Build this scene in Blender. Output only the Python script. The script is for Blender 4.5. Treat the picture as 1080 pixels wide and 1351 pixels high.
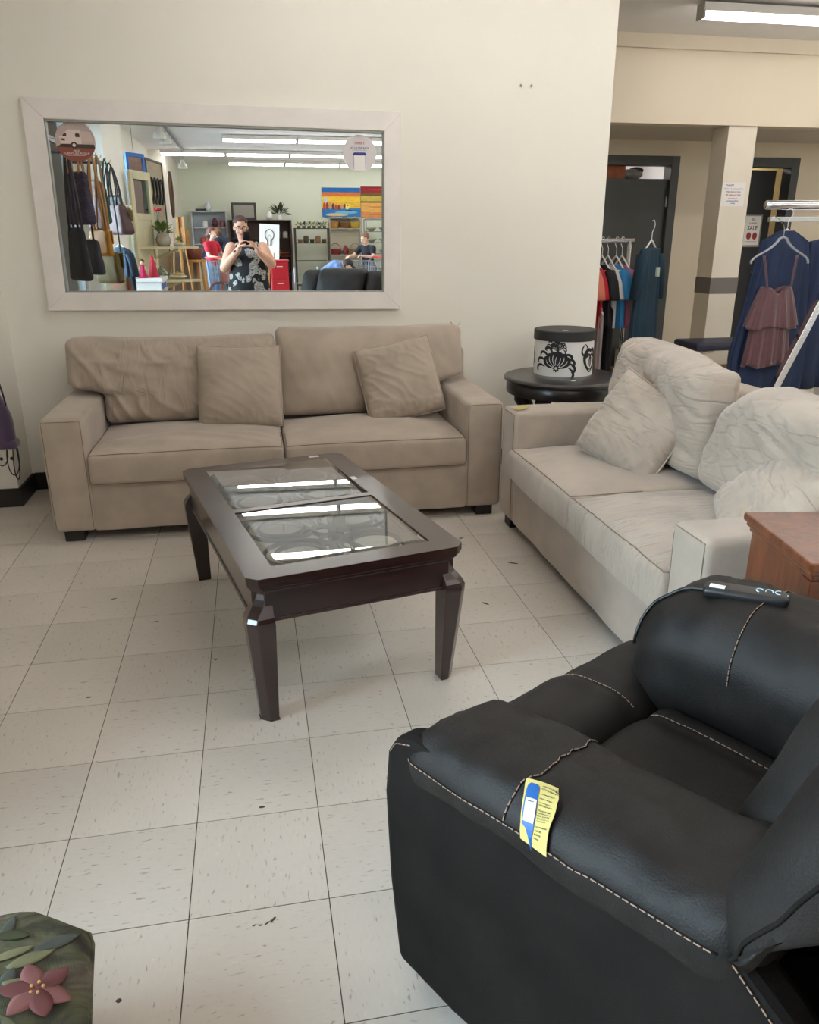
import bpy, bmesh, math, random
from mathutils import Vector, Matrix, noise
PI = math.pi
rnd = random.Random(7)
S = bpy.context.scene
COL = S.collection
for _o in list(bpy.data.objects): bpy.data.objects.remove(_o)

# ---------------------------------------------------------------- camera
cam_d = bpy.data.cameras.new('camera'); cam = bpy.data.objects.new('camera', cam_d); COL.objects.link(cam)
CZ = 1.404
yaw, pitch, roll = 0.19102, 0.33741, -0.00128
fx = Vector((math.sin(yaw), math.cos(yaw), 0)); rx = Vector((math.cos(yaw), -math.sin(yaw), 0)); uz = Vector((0, 0, 1))
fw = fx*math.cos(pitch) - uz*math.sin(pitch); u2 = uz*math.cos(pitch) + fx*math.sin(pitch)
r3 = rx*math.cos(roll) + u2*math.sin(roll); u3 = u2*math.cos(roll) - rx*math.sin(roll)
cam.matrix_world = Matrix(((r3.x, u3.x, -fw.x, 0), (r3.y, u3.y, -fw.y, 0), (r3.z, u3.z, -fw.z, CZ), (0, 0, 0, 1)))
cam_d.sensor_fit = 'HORIZONTAL'; cam_d.sensor_width = 36.0; cam_d.lens = 1045/1080*36
cam_d.clip_start = 0.005; cam_d.clip_end = 200
S.camera = cam

# ---------------------------------------------------------------- world, exposure
w = bpy.data.worlds.new('overcast_sky'); S.world = w; w.use_nodes = True
bg = w.node_tree.nodes['Background']; bg.inputs[0].default_value = (0.77, 0.82, 1.0, 1); bg.inputs[1].default_value = 17.0
vs = S.view_settings
vs.view_transform = 'Standard'; vs.look = 'None'; vs.gamma = 1.0; vs.use_curve_mapping = False; vs.exposure = 0.92
TUBE = 8.6                      # strength of the fluorescent tubes
S.cycles.caustics_reflective = False; S.cycles.caustics_refractive = False
S.cycles.max_bounces = 10; S.cycles.diffuse_bounces = 5; S.cycles.glossy_bounces = 5; S.cycles.transparent_max_bounces = 16
S.cycles.sample_clamp_indirect = 6.0
S.cycles.use_denoising = True

# ---------------------------------------------------------------- materials
def lin(c):
    return tuple((x/255/12.92 if x/255 <= .04045 else ((x/255+.055)/1.055)**2.4) for x in c)
MATS = {}
def M(name, col=(200, 200, 200), rough=.6, metal=0, var=0.0, vs=4.0, bump=0.0, bs=40.0, coat=0, spec=.5, sheen=0, stretch=None,
      col2=None, emit=0, trans=0, alpha=1, detail=4, per=0.0, sub=0):
    if name in MATS: return MATS[name]
    m = bpy.data.materials.new(name); m.use_nodes = True; nt = m.node_tree; N = nt.nodes; L = nt.links
    b = N['Principled BSDF']; c = lin(col)
    b.inputs['Base Color'].default_value = (*c, 1); b.inputs['Roughness'].default_value = rough; b.inputs['Metallic'].default_value = metal
    b.inputs['Specular IOR Level'].default_value = spec
    if coat: b.inputs['Coat Weight'].default_value = coat; b.inputs['Coat Roughness'].default_value = .15
    if sheen: b.inputs['Sheen Weight'].default_value = sheen; b.inputs['Sheen Roughness'].default_value = .5
    if trans: b.inputs['Transmission Weight'].default_value = trans
    if emit: b.inputs['Emission Color'].default_value = (*c, 1); b.inputs['Emission Strength'].default_value = emit
    if alpha < 1: b.inputs['Alpha'].default_value = alpha
    if var or bump or col2 or per:
        tc = N.new('ShaderNodeTexCoord'); mp = N.new('ShaderNodeMapping'); L.new(tc.outputs['Object'], mp.inputs[0])
        if stretch: mp.inputs['Scale'].default_value = stretch
    if var or col2:
        n = N.new('ShaderNodeTexNoise'); n.inputs['Scale'].default_value = vs; n.inputs['Detail'].default_value = detail
        L.new(mp.outputs[0], n.inputs['Vector'])
        r = N.new('ShaderNodeValToRGB'); L.new(n.outputs['Fac'], r.inputs[0])
        e = r.color_ramp.elements
        d = lin(col2) if col2 else tuple(min(1, x*(1-var)) for x in c)
        e[0].position = .3; e[1].position = .7
        e[0].color = (*d, 1); e[1].color = (*(c if col2 else tuple(min(1, x*(1+var*.6)) for x in c)), 1)
        L.new(r.outputs[0], b.inputs['Base Color'])
    if bump:
        n2 = N.new('ShaderNodeTexNoise'); n2.inputs['Scale'].default_value = bs; n2.inputs['Detail'].default_value = 3
        L.new(mp.outputs[0], n2.inputs['Vector'])
        bp = N.new('ShaderNodeBump'); bp.inputs['Strength'].default_value = min(1, bump); bp.inputs['Distance'].default_value = .01*max(1, bump)
        L.new(n2.outputs['Fac'], bp.inputs['Height']); L.new(bp.outputs[0], b.inputs['Normal'])
    MATS[name] = m
    return m
def node_mat(name):
    m = bpy.data.materials.new(name); m.use_nodes = True; MATS[name] = m
    return m, m.node_tree.nodes, m.node_tree.links, m.node_tree.nodes['Principled BSDF']

# vinyl floor tile: cream body with short streaks
def tile_mat(name, grid):
    m, N, L, b = node_mat(name)
    tc = N.new('ShaderNodeTexCoord'); src = tc.outputs['Object']
    oi = N.new('ShaderNodeObjectInfo')
    add = N.new('ShaderNodeVectorMath'); add.operation = 'ADD'
    sc = N.new('ShaderNodeVectorMath'); sc.operation = 'SCALE'; sc.inputs[0].default_value = (13, 29, 0)
    L.new(oi.outputs['Random'], sc.inputs['Scale']); L.new(src, add.inputs[0]); L.new(sc.outputs[0], add.inputs[1])
    mp = N.new('ShaderNodeMapping'); mp.inputs['Scale'].default_value = (1.0, 3.2, 1); L.new(add.outputs[0], mp.inputs[0])
    n1 = N.new('ShaderNodeTexNoise'); n1.inputs['Scale'].default_value = 40; n1.inputs['Detail'].default_value = 3; n1.inputs['Distortion'].default_value = .6
    L.new(mp.outputs[0], n1.inputs['Vector'])
    r1 = N.new('ShaderNodeValToRGB'); L.new(n1.outputs['Fac'], r1.inputs[0]); e = r1.color_ramp.elements
    e[0].position = .28; e[0].color = (*lin((168, 158, 149)), 1); e[1].position = .36; e[1].color = (*lin((213, 205, 195)), 1)
    x = e.new(.70); x.color = (*lin((216, 208, 198)), 1); y = e.new(.78); y.color = (*lin((230, 225, 217)), 1)
    n2 = N.new('ShaderNodeTexNoise'); n2.inputs['Scale'].default_value = 1.3; n2.inputs['Detail'].default_value = 6
    L.new(src, n2.inputs['Vector'])
    mx = N.new('ShaderNodeMix'); mx.data_type = 'RGBA'; mx.blend_type = 'MULTIPLY'; mx.inputs['Factor'].default_value = 1
    r2 = N.new('ShaderNodeValToRGB'); r2.color_ramp.elements[0].color = (.88, .88, .87, 1); r2.color_ramp.elements[0].position = .3; r2.color_ramp.elements[1].position = .65
    L.new(n2.outputs['Fac'], r2.inputs[0]); L.new(r1.outputs[0], mx.inputs['A']); L.new(r2.outputs[0], mx.inputs['B'])
    out = mx.outputs['Result']
    if grid:
        br = N.new('ShaderNodeTexBrick'); br.offset = 0; br.inputs['Scale'].default_value = 1; br.inputs['Brick Width'].default_value = .3048
        br.inputs['Row Height'].default_value = .3048; br.inputs['Mortar Size'].default_value = .0025; br.inputs['Mortar Smooth'].default_value = 0
        br.inputs['Color1'].default_value = (1, 1, 1, 1); br.inputs['Color2'].default_value = (.95, .95, .94, 1); br.inputs['Mortar'].default_value = (.12, .1, .09, 1)
        m3 = N.new('ShaderNodeMapping'); m3.inputs['Location'].default_value = (.828+.3048*40, -1.0925+.3048*60, 0); L.new(src, m3.inputs[0]); L.new(m3.outputs[0], br.inputs['Vector'])
        m4 = N.new('ShaderNodeMix'); m4.data_type = 'RGBA'; m4.blend_type = 'MULTIPLY'; m4.inputs['Factor'].default_value = 1
        L.new(out, m4.inputs['A']); L.new(br.outputs['Color'], m4.inputs['B']); out = m4.outputs['Result']
    else:
        hv = N.new('ShaderNodeHueSaturation'); ma = N.new('ShaderNodeMapRange'); ma.inputs['To Min'].default_value = .95; ma.inputs['To Max'].default_value = 1.02
        L.new(oi.outputs['Random'], ma.inputs[0]); L.new(ma.outputs[0], hv.inputs['Value']); L.new(out, hv.inputs['Color']); out = hv.outputs[0]
    L.new(out, b.inputs['Base Color'])
    b.inputs['Roughness'].default_value = .33; b.inputs['Specular IOR Level'].default_value = .4
    n5 = N.new('ShaderNodeTexNoise'); n5.inputs['Scale'].default_value = 9; L.new(src, n5.inputs['Vector'])
    mr = N.new('ShaderNodeMapRange'); mr.inputs['To Min'].default_value = .24; mr.inputs['To Max'].default_value = .42; L.new(n5.outputs['Fac'], mr.inputs[0]); L.new(mr.outputs[0], b.inputs['Roughness'])
    return m
def glass_mat(name, tint=(235, 245, 242), ior=1.5, boost=1.0):
    m, N, L, b = node_mat(name); N.remove(b)
    t = N.new('ShaderNodeBsdfTransparent'); t.inputs[0].default_value = (*lin(tint), 1)
    g = N.new('ShaderNodeBsdfGlossy'); g.inputs['Roughness'].default_value = .0; g.inputs[0].default_value = (1, 1, 1, 1)
    fr = N.new('ShaderNodeFresnel'); fr.inputs[0].default_value = ior
    mu = N.new('ShaderNodeMath'); mu.operation = 'MULTIPLY'; mu.inputs[1].default_value = boost; mu.use_clamp = True
    mx = N.new('ShaderNodeMixShader'); L.new(fr.outputs[0], mu.inputs[0]); L.new(mu.outputs[0], mx.inputs[0]); L.new(t.outputs[0], mx.inputs[1]); L.new(g.outputs[0], mx.inputs[2])
    L.new(mx.outputs[0], N['Material Output'].inputs[0])
    return m
def wood_mat(name, c1, c2, rough=.35, scale=(1, 12, 12), vs=3, coat=.3):
    m, N, L, b = node_mat(name)
    tc = N.new('ShaderNodeTexCoord'); mp = N.new('ShaderNodeMapping'); mp.inputs['Scale'].default_value = scale; L.new(tc.outputs['Object'], mp.inputs[0])
    n = N.new('ShaderNodeTexNoise'); n.inputs['Scale'].default_value = vs; n.inputs['Detail'].default_value = 6; n.inputs['Distortion'].default_value = 1.2; L.new(mp.outputs[0], n.inputs['Vector'])
    r = N.new('ShaderNodeValToRGB'); e = r.color_ramp.elements; e[0].position = .3; e[1].position = .72; e[0].color = (*lin(c1), 1); e[1].color = (*lin(c2), 1)
    L.new(n.outputs['Fac'], r.inputs[0]); L.new(r.outputs[0], b.inputs['Base Color']); b.inputs['Roughness'].default_value = rough
    b.inputs['Coat Weight'].default_value = coat; b.inputs['Coat Roughness'].default_value = .2
    return m
def mirror_mat(name):
    m, N, L, b = node_mat(name); b.inputs['Metallic'].default_value = 1; b.inputs['Roughness'].default_value = 0; b.inputs['Base Color'].default_value = (.93, .96, .955, 1)
    return m
def emit_mat(name, col, strength):
    m, N, L, b = node_mat(name); N.remove(b); e = N.new('ShaderNodeEmission'); e.inputs[0].default_value = (*lin(col), 1); e.inputs[1].default_value = strength
    L.new(e.outputs[0], N['Material Output'].inputs[0]); return m

WALL = M('wall_paint', (237, 234, 224), .55, var=.035, vs=1.1, bump=.06, bs=120)
WALLW = M('back_wall_paint', (226, 214, 192), .6, var=.03, vs=1.5)
GREENW = M('rear_wall_paint', (218, 223, 206), .6, var=.03, vs=1)
CEIL = M('ceiling_paint', (236, 236, 236), .8, var=.02, vs=2)
LOWC = M('soffit_paint', (206, 198, 184), .8, var=.03, vs=2)
BASE = M('black_vinyl', (26, 22, 20), .4)
WHITEP = M('white_frame_paint', (236, 231, 226), .45, var=.04, vs=9, bump=.05, bs=60)
GREYD = M('door_grey_paint', (74, 76, 75), .45, var=.05, vs=3)
TILE = tile_mat('vinyl_tile', False); FLOOR = tile_mat('vinyl_floor', True)
def crease_mat(name, col, rot, sc, dist):
    m = M(name, col, .9, var=.15, vs=6, bump=.12, bs=260, sheen=.35, spec=.2, detail=6); N = m.node_tree.nodes; L = m.node_tree.links
    tc = N.new('ShaderNodeTexCoord'); mp = N.new('ShaderNodeMapping'); mp.vector_type = 'POINT'; mp.inputs['Rotation'].default_value = rot; mp.inputs['Scale'].default_value = sc; L.new(tc.outputs['Object'], mp.inputs[0])
    n = N.new('ShaderNodeTexNoise'); n.inputs['Scale'].default_value = 1; n.inputs['Detail'].default_value = 1.5; n.inputs['Distortion'].default_value = .9; L.new(mp.outputs[0], n.inputs['Vector'])
    s = N.new('ShaderNodeMath'); s.operation = 'SUBTRACT'; s.inputs[1].default_value = .5; L.new(n.outputs['Fac'], s.inputs[0]); ab = N.new('ShaderNodeMath'); ab.operation = 'ABSOLUTE'; L.new(s.outputs[0], ab.inputs[0])
    mr = N.new('ShaderNodeMapRange'); mr.inputs['From Max'].default_value = .12; mr.interpolation_type = 'SMOOTHERSTEP'; L.new(ab.outputs[0], mr.inputs[0])
    bp = N.new('ShaderNodeBump'); bp.inputs['Strength'].default_value = .8; bp.inputs['Distance'].default_value = dist; L.new(mr.outputs[0], bp.inputs['Height'])
    old = [l for l in L if l.to_socket.name == 'Normal' and l.to_node.type == 'BSDF_PRINCIPLED'][0].from_node; L.new(bp.outputs[0], old.inputs['Normal'])
    return m
SUEDEW = crease_mat('beige_microsuede_creased', (177, 163, 148), (0, .62, 0), (4.2, 4, 17), .0045)
SUEDEV = crease_mat('beige_microsuede_gathered', (177, 163, 148), (0, -.25, 0), (11, 4, 3.5), .0026)
SUEDEG = crease_mat('beige_microsuede_puckered', (177, 163, 148), (0, 0, 0), (24, 3, 5), .004)
JOINT = M('tile_joint_dirt', (70, 62, 55), .8)
SUEDE = M('beige_microsuede', (177, 163, 148), .9, var=.15, vs=6, bump=.12, bs=260, sheen=.35, spec=.2, detail=6)
SUEDED = M('beige_seam', (126, 110, 95), .9)
BLACKP = M('black_plastic', (22, 22, 24), .4)
BLKFOOT = M('black_foot_wood', (24, 20, 18), .45)
MAHOG = wood_mat('dark_mahogany', (30, 13, 12), (52, 25, 21), .24, (2, 14, 14), 3, .7)
BLKWOOD = wood_mat('black_painted_wood', (20, 18, 19), (40, 37, 37), .3, (9, 2, 9), 4, .25)
CHERRY = wood_mat('cherry_wood', (88, 44, 24), (126, 70, 39), .32, (9, 9, 1.2), 3, .35)
LEATHER = M('charcoal_leather', (30, 27, 25), .56, var=.5, vs=10, bump=.18, bs=300, detail=8, spec=.26)
LEATHD = M('charcoal_suede_panel', (26, 23, 21), .8, var=.35, vs=7, bump=.10, bs=240, detail=8, spec=.12)
THREAD = M('tan_thread', (150, 124, 106), .7)
CHROME = M('chrome', (215, 215, 218), .14, 1)
STEEL = M('brushed_steel', (160, 162, 165), .35, 1)
WHITEPL = M('white_plastic', (236, 236, 234), .4)
PAPER = M('white_paper', (236, 234, 230), .8)
YPAPER = M('yellow_paper', (190, 176, 106), .9)
INK = M('dark_ink', (58, 56, 60), .8)
GLASS = glass_mat('clear_glass'); TGLASS = glass_mat('table_glass', (232, 242, 238), 1.6, 2.3)
MIRROR = mirror_mat('mirror_silver')
TUBEM = emit_mat('fluorescent_tube', (255, 249, 243), TUBE)

# ---------------------------------------------------------------- mesh helpers
class MB:
    def __init__(s): s.v = []; s.f = []
    def add(s, V, F):
        o = len(s.v); s.v += [tuple(p) for p in V]; s.f += [tuple(i+o for i in f) for f in F]; return s
    def box(s, x0, x1, y0, y1, z0, z1):
        V = [(x0,y0,z0),(x1,y0,z0),(x1,y1,z0),(x0,y1,z0),(x0,y0,z1),(x1,y0,z1),(x1,y1,z1),(x0,y1,z1)]
        return s.add(V, [(0,3,2,1),(4,5,6,7),(0,1,5,4),(1,2,6,5),(2,3,7,6),(3,0,4,7)])
    def bar(s, a, b, wx, wy, up=(0,0,1)):      # square bar between two points
        a = Vector(a); b = Vector(b); d = (b-a).normalized(); u = Vector(up)
        if abs(d.dot(u)) > .98: u = Vector((1,0,0))
        x = d.cross(u).normalized(); y = x.cross(d).normalized(); V = []
        for p in (a, b):
            for i, j in ((-1,-1),(1,-1),(1,1),(-1,1)): V.append(p + x*wx*.5*i + y*wy*.5*j)
        return s.add(V, [(3,2,1,0),(4,5,6,7),(0,1,5,4),(1,2,6,5),(2,3,7,6),(3,0,4,7)])
    def prism(s, poly, f0, f1):               # f0, f1 map a 2-D point to 3-D for the two ends
        n = len(poly); V = [f0(*p) for p in poly] + [f1(*p) for p in poly]
        return s.add(V, [tuple(range(n-1,-1,-1)), tuple(range(n,2*n))] + [(i,(i+1)%n,(i+1)%n+n,i+n) for i in range(n)])
    def tube(s, pts, r, n=8, closed=False, caps=True, flat=1.0):
        P = [Vector(p) for p in pts]; k = len(P); R = r if isinstance(r, (list, tuple)) else [r]*k
        V = []; F = []; prev = None
        for i, p in enumerate(P):
            a = P[(i-1) % k] if (closed or i > 0) else p; b = P[(i+1) % k] if (closed or i < k-1) else p
            d = (b-a); d = d.normalized() if d.length > 1e-9 else Vector((0,0,1))
            if prev is None:
                u = Vector((0,0,1)) if abs(d.z) < .9 else Vector((1,0,0)); x = d.cross(u).normalized()
            else:
                x = (prev - d*prev.dot(d)); x = x.normalized() if x.length > 1e-6 else d.orthogonal().normalized()
            prev = x; y = d.cross(x)
            for j in range(n):
                t = 2*PI*j/n; V.append(p + (x*math.cos(t) + y*math.sin(t)*flat)*R[i])
        m = k if closed else k-1
        for i in range(m):
            for j in range(n):
                a = i*n+j; b = i*n+(j+1) % n; c = ((i+1) % k)*n+(j+1) % n; d = ((i+1) % k)*n+j; F.append((a,b,c,d))
        if caps and not closed: F.append(tuple(range(n-1,-1,-1))); F.append(tuple(range((k-1)*n, k*n)))
        return s.add(V, F)
    def lathe(s, prof, c=(0,0,0), n=24, ax='z'):
        V = []; F = []; k = len(prof)
        for r, z in prof:
            for j in range(n):
                t = 2*PI*j/n; p = (r*math.cos(t), r*math.sin(t), z)
                if ax == 'y': p = (p[0], p[2], p[1])
                if ax == 'x': p = (p[2], p[0], p[1])
                V.append((p[0]+c[0], p[1]+c[1], p[2]+c[2]))
        for i in range(k-1):
            for j in range(n): F.append((i*n+j, i*n+(j+1) % n, (i+1)*n+(j+1) % n, (i+1)*n+j))
        F.append(tuple(range(n-1,-1,-1))); F.append(tuple(range((k-1)*n, k*n)))
        return s.add(V, F)
    def ball(s, c, r, n=14, m=9, R=None):
        r = (r,)*3 if not isinstance(r, (tuple, list)) else r; V = []; F = []
        for i in range(1, m):
            a = PI*i/m
            for j in range(n):
                t = 2*PI*j/n; p = Vector((r[0]*math.sin(a)*math.cos(t), r[1]*math.sin(a)*math.sin(t), r[2]*math.cos(a)))
                if R: p = R @ p
                V.append(p + Vector(c))
        pz = Vector((0,0,r[2])); pz = R @ pz if R else pz
        V.append(Vector(c)+pz); V.append(Vector(c)-pz); T = len(V)-2; B = len(V)-1
        for i in range(m-2):
            for j in range(n): F.append((i*n+j, (i+1)*n+j, (i+1)*n+(j+1) % n, i*n+(j+1) % n))
        for j in range(n): F.append((T, j, (j+1) % n)); F.append((B, (m-2)*n+(j+1) % n, (m-2)*n+j))
        return s.add(V, F)
    def grid(s, nu, nv, fn, thick=0):
        V = [fn(i/(nu-1), j/(nv-1)) for j in range(nv) for i in range(nu)]
        return s.add(V, [(j*nu+i, j*nu+i+1, (j+1)*nu+i+1, (j+1)*nu+i) for j in range(nv-1) for i in range(nu-1)])
    def rbox(s, sx, sy, sz, r, seg=.03, fn=None, c=(0,0,0), ra=4):   # rounded box, finely gridded, then deformed by fn
        def axis(L):
            h = L/2; rr = min(r, h*.999); k = max(1, int((2*h-2*rr)/seg)); a = []
            for i in range(ra): a.append(-h + rr*(1-math.cos(PI/2*i/ra)) if False else -h + rr*i/ra)
            for i in range(k+1): a.append(-h+rr + (2*h-2*rr)*i/k)
            for i in range(1, ra+1): a.append(h-rr + rr*i/ra)
            return a
        X, Y, Z = axis(sx), axis(sy), axis(sz); idx = {}; V = []; F = []
        def vid(i, j, k):
            key = (i, j, k)
            if key in idx: return idx[key]
            p = Vector((X[i], Y[j], Z[k])); rr = r
            q = Vector((max(-sx/2+min(rr,sx/2), min(sx/2-min(rr,sx/2), p.x)), max(-sy/2+min(rr,sy/2), min(sy/2-min(rr,sy/2), p.y)), max(-sz/2+min(rr,sz/2), min(sz/2-min(rr,sz/2), p.z))))
            d = p-q
            if d.length > 1e-9: p = q + d.normalized()*max(abs(d.x), abs(d.y), abs(d.z))
            p = Vector(c)+p
            if fn: p = fn(p)
            idx[key] = len(V); V.append(p); return idx[key]
        nx, ny, nz = len(X)-1, len(Y)-1, len(Z)-1
        for i in range(nx):
            for j in range(ny):
                F.append((vid(i,j,0), vid(i,j+1,0), vid(i+1,j+1,0), vid(i+1,j,0))); F.append((vid(i,j,nz), vid(i+1,j,nz), vid(i+1,j+1,nz), vid(i,j+1,nz)))
        for i in range(nx):
            for k in range(nz):
                F.append((vid(i,0,k), vid(i+1,0,k), vid(i+1,0,k+1), vid(i,0,k+1))); F.append((vid(i,ny,k), vid(i,ny,k+1), vid(i+1,ny,k+1), vid(i+1,ny,k)))
        for j in range(ny):
            for k in range(nz):
                F.append((vid(0,j,k), vid(0,j,k+1), vid(0,j+1,k+1), vid(0,j+1,k))); F.append((vid(nx,j,k), vid(nx,j+1,k), vid(nx,j+1,k+1), vid(nx,j,k+1)))
        return s.add(V, F)
    def build(s, name, mat, parent=None, smooth=False, bevel=0, world=False, loc=None, rot=None, mods=None):
        me = bpy.data.meshes.new(name); me.from_pydata(s.v, [], s.f); me.update()
        if mat: me.materials.append(mat)
        if smooth: me.polygons.foreach_set('use_smooth', [True]*len(me.polygons))
        return link(name, me, parent, world, loc, rot, bevel, mods)
def link(name, me, parent=None, world=False, loc=None, rot=None, bevel=0, mods=None):
    o = bpy.data.objects.new(name, me); COL.objects.link(o)
    if parent:
        o.parent = parent
        if world: o.matrix_parent_inverse = parent.matrix_basis.inverted()
    if loc: o.location = loc
    if rot: o.rotation_euler = rot
    if bevel:
        b = o.modifiers.new('bevel', 'BEVEL'); b.width = bevel; b.segments = 2; b.limit_method = 'ANGLE'; b.angle_limit = .6
    for t, kw in (mods or []):
        md = o.modifiers.new(t.lower(), t)
        for k, val in kw.items(): setattr(md, k, val)
    return o
def tag(o, label=None, cat=None, group=None, kind=None):
    if label: o['label'] = label
    if cat: o['category'] = cat
    if group: o['group'] = group
    if kind: o['kind'] = kind
    return o
def thing(name, label, cat, loc=(0,0,0), rz=0, group=None, rot=None):
    o = bpy.data.objects.new(name, None); COL.objects.link(o); o.empty_display_size = .05
    o.location = loc; o.rotation_euler = rot or (0, 0, rz)
    return tag(o, label, cat, group)
def struct(name, mb, mat, label=None, parent=None, **k):
    o = mb.build(name, mat, parent, **k)
    if not parent: tag(o, label, None, None, 'structure')
    return o
def copy_tree(o, parent=None):
    c = o.copy(); COL.objects.link(c); c.parent = parent
    for ch in list(o.children): copy_tree(ch, c)
    return c
def box(name, mat, parent, x0, x1, y0, y1, z0, z1, bevel=0, **k): return MB().box(x0,x1,y0,y1,z0,z1).build(name, mat, parent, bevel=bevel, **k)
DG = None
def text(name, body, size, mat, parent, loc, rot=(PI/2, 0, 0), world=False, align='CENTER', sx=1.0, bold=0):
    cu = bpy.data.curves.new(name, 'FONT'); cu.body = body; cu.size = size; cu.align_x = align; cu.align_y = 'CENTER'; cu.offset = bold; cu.resolution_u = 2
    t = bpy.data.objects.new('tmp', cu); COL.objects.link(t); bpy.context.view_layer.update()
    me = bpy.data.meshes.new_from_object(t.evaluated_get(bpy.context.evaluated_depsgraph_get())); bpy.data.objects.remove(t); bpy.data.curves.remove(cu)
    me.materials.clear(); me.materials.append(mat); me.name = name
    if sx != 1:
        for v in me.vertices: v.co.x *= sx
    return link(name, me, parent, world, loc, rot)
def sstep(a, b, x):
    t = max(0, min(1, (x-a)/(b-a))); return t*t*(3-2*t)
def lerp(a, b, t): return a+(b-a)*t
def nz(x, y, z=0): return noise.noise(Vector((x, y, z)))
def ridge(x, y, z=0): return (1-min(1, abs(nz(x, y, z))*2.2))**2
def bez(a, b, c, d, n=12):
    a, b, c, d = map(Vector, (a, b, c, d))
    return [a*(1-t)**3+b*3*t*(1-t)**2+c*3*t*t*(1-t)+d*t**3 for t in [i/n for i in range(n+1)]]

# ================================================================ the setting
WY = 4.75; ZC = 2.97; XL = -1.80; XR = 9.0; YR = -11.2; YB = 8.2; YF = 7.0; ZS = 2.30
fl = struct('floor', MB().box(XL, XR, YR, 9.6, -.10, -.0025), FLOOR, 'cream vinyl tile floor of the shop')
me = MB().box(-.1512, .1512, -.1512, .1512, -.004, 0); t0 = None
tdeep = MB()
TX0, TY0, TS = -.8283, 1.0925, .3048
for i in range(-4, 10):
    for j in range(-3, 12):
        if t0 is None: o = me.build('floor_tile', TILE, fl); t0 = o
        else: o = t0.copy(); COL.objects.link(o)
        cx = TX0+(i+.5)*TS; cy = TY0+(j+.5)*TS
        if cx < XL+.14: o.location = (cx, cy, -.002) if False else (cx, cy, 0)
        o.location = (cx, cy, 0); o.rotation_euler = (0, 0, PI/2 if (i+j) % 2 else 0)
jt = box('joint_dirt', JOINT, fl, TX0-4*TS, TX0+10*TS, TY0-3*TS, TY0+12*TS, -.0024, -.0012)
struct('ceiling', MB().box(XL, XR, YR, YF+.2, ZC, ZC+.1), CEIL, 'off-white shop ceiling carrying the fluorescent strips')
# mirror wall (partition) that ends in a free edge on the right
struct('wall_mirror', MB().box(XL, 2.104, WY, WY+.16, 0, ZC), WALL, 'cream painted wall behind the long sofa and mirror')
struct('wall_rear', MB().box(XL-.1, XR, YR-.1, YR, 0, ZC), GREENW, 'pale green wall at the far end, seen in the mirror')
struct('wall_right', MB().box(XR, XR+.1, YR, 9.7, 0, ZC), WALL, 'cream wall at the right end of the shop')
struct('wall_partition_end', MB().box(.9, 1.0, WY+.16, YB, 0, ZC), WALLW, 'short wall closing the room behind the partition')
# left window wall: piers and the wall above and below the glazing
lw = MB(); W1 = (-.40, 1.6); W2 = (-7.6, -2.1)
lw.box(XL-.12, XL, YR, W2[0], 0, ZC); lw.box(XL-.12, XL, W2[1], W1[0], 0, ZC); lw.box(XL-.12, XL, W1[1], WY+.1, 0, ZC)
for a, b in (W1, W2): lw.box(XL-.12, XL, a, b, 0, .62); lw.box(XL-.12, XL, a, b, 2.62, ZC)
struct('wall_left', lw, WALL, 'cream window wall along the left side of the shop')
struct('trim_1', MB().box(XL, -1.31, 4.447, WY, 0, ZC), WALL, 'cream wall pier beside the mirror wall')
struct('trim_2', MB().box(XL, -1.48, -2.0, -.45, 0, ZC), WALL, 'cream wall pier between the two shop windows')
struct('trim_3', MB().box(XL, -1.48, YR, -8.1, 0, ZC), WALL, 'cream wall pier at the far end of the windows')
for k, (a, b) in enumerate((W1, W2)):
    f = MB()
    f.box(XL-.10, XL-.02, a, b, .62, .67); f.box(XL-.10, XL-.02, a, b, 2.57, 2.62); n = 2 if k == 0 else 4
    for i in range(n+1): y = lerp(a+.03, b-.03, i/n); f.box(XL-.10, XL-.02, y-.03, y+.03, .67, 2.57)
    wn = struct('window_%d' % (k+1), f, M('window_aluminium', (170, 172, 172), .4, .6), 'aluminium framed shop window in the left wall')
    for i in range(n):
        box('pane', GLASS, wn, XL-.065, XL-.055, lerp(a+.03, b-.03, i/n)+.03, lerp(a+.03, b-.03, (i+1)/n)-.03, .67, 2.57)
    ld = bpy.data.lights.new('daylight_portal', 'AREA'); ld.shape = 'RECTANGLE'; ld.size = 1.95; ld.size_y = b-a; ld.cycles.is_portal = True
    lo = bpy.data.objects.new('daylight_portal', ld); COL.objects.link(lo); lo.location = (XL-.2, (a+b)/2, 1.6); lo.rotation_euler = (0, -PI/2, 0)
struct('trim_4', MB().box(-40, XL-.12, -30, 20, -.12, -.02), M('asphalt', (120, 120, 122), .9, var=.1, vs=2), 'grey parking lot outside the windows')
# baseboards
struct('baseboard_pier', MB().box(XL, -1.295, 4.432, 4.447, 0, .10).box(-1.31, -1.295, 4.447, WY-.015, 0, .10), BASE, 'black vinyl baseboard round the pier')
struct('baseboard_mirror', MB().box(-1.295, 2.11, WY-.015, WY, 0, .10), BASE, 'black vinyl baseboard under the mirror wall')
# soffit, cornice, lower ceiling and pillar of the back area
struct('wall_soffit', MB().box(1.0, XR, YF, YF+.16, ZS, ZC), WALLW, 'beige drop wall above the back doors')
struct('trim_5', MB().box(1.0, XR, YF-.035, YF, 2.865, ZC), WALLW, 'beige boxed cornice on top of the drop wall')
struct('ceiling_low', MB().box(1.0, XR, YF+.16, 9.7, ZS, ZS+.08), LOWC, 'lower ceiling over the back doors')
pil = struct('trim_6', MB().box(4.225, 4.50, YF+.02, YF+.28, 0, ZS), M('pillar_paint', (230, 222, 206), .5, var=.03), 'square cream pillar with a grey band')
box('grey_band', M('grey_tape', (120, 115, 110), .6), pil, 4.221, 4.504, YF+.016, YF+.284, .87, 1.015)
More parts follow.
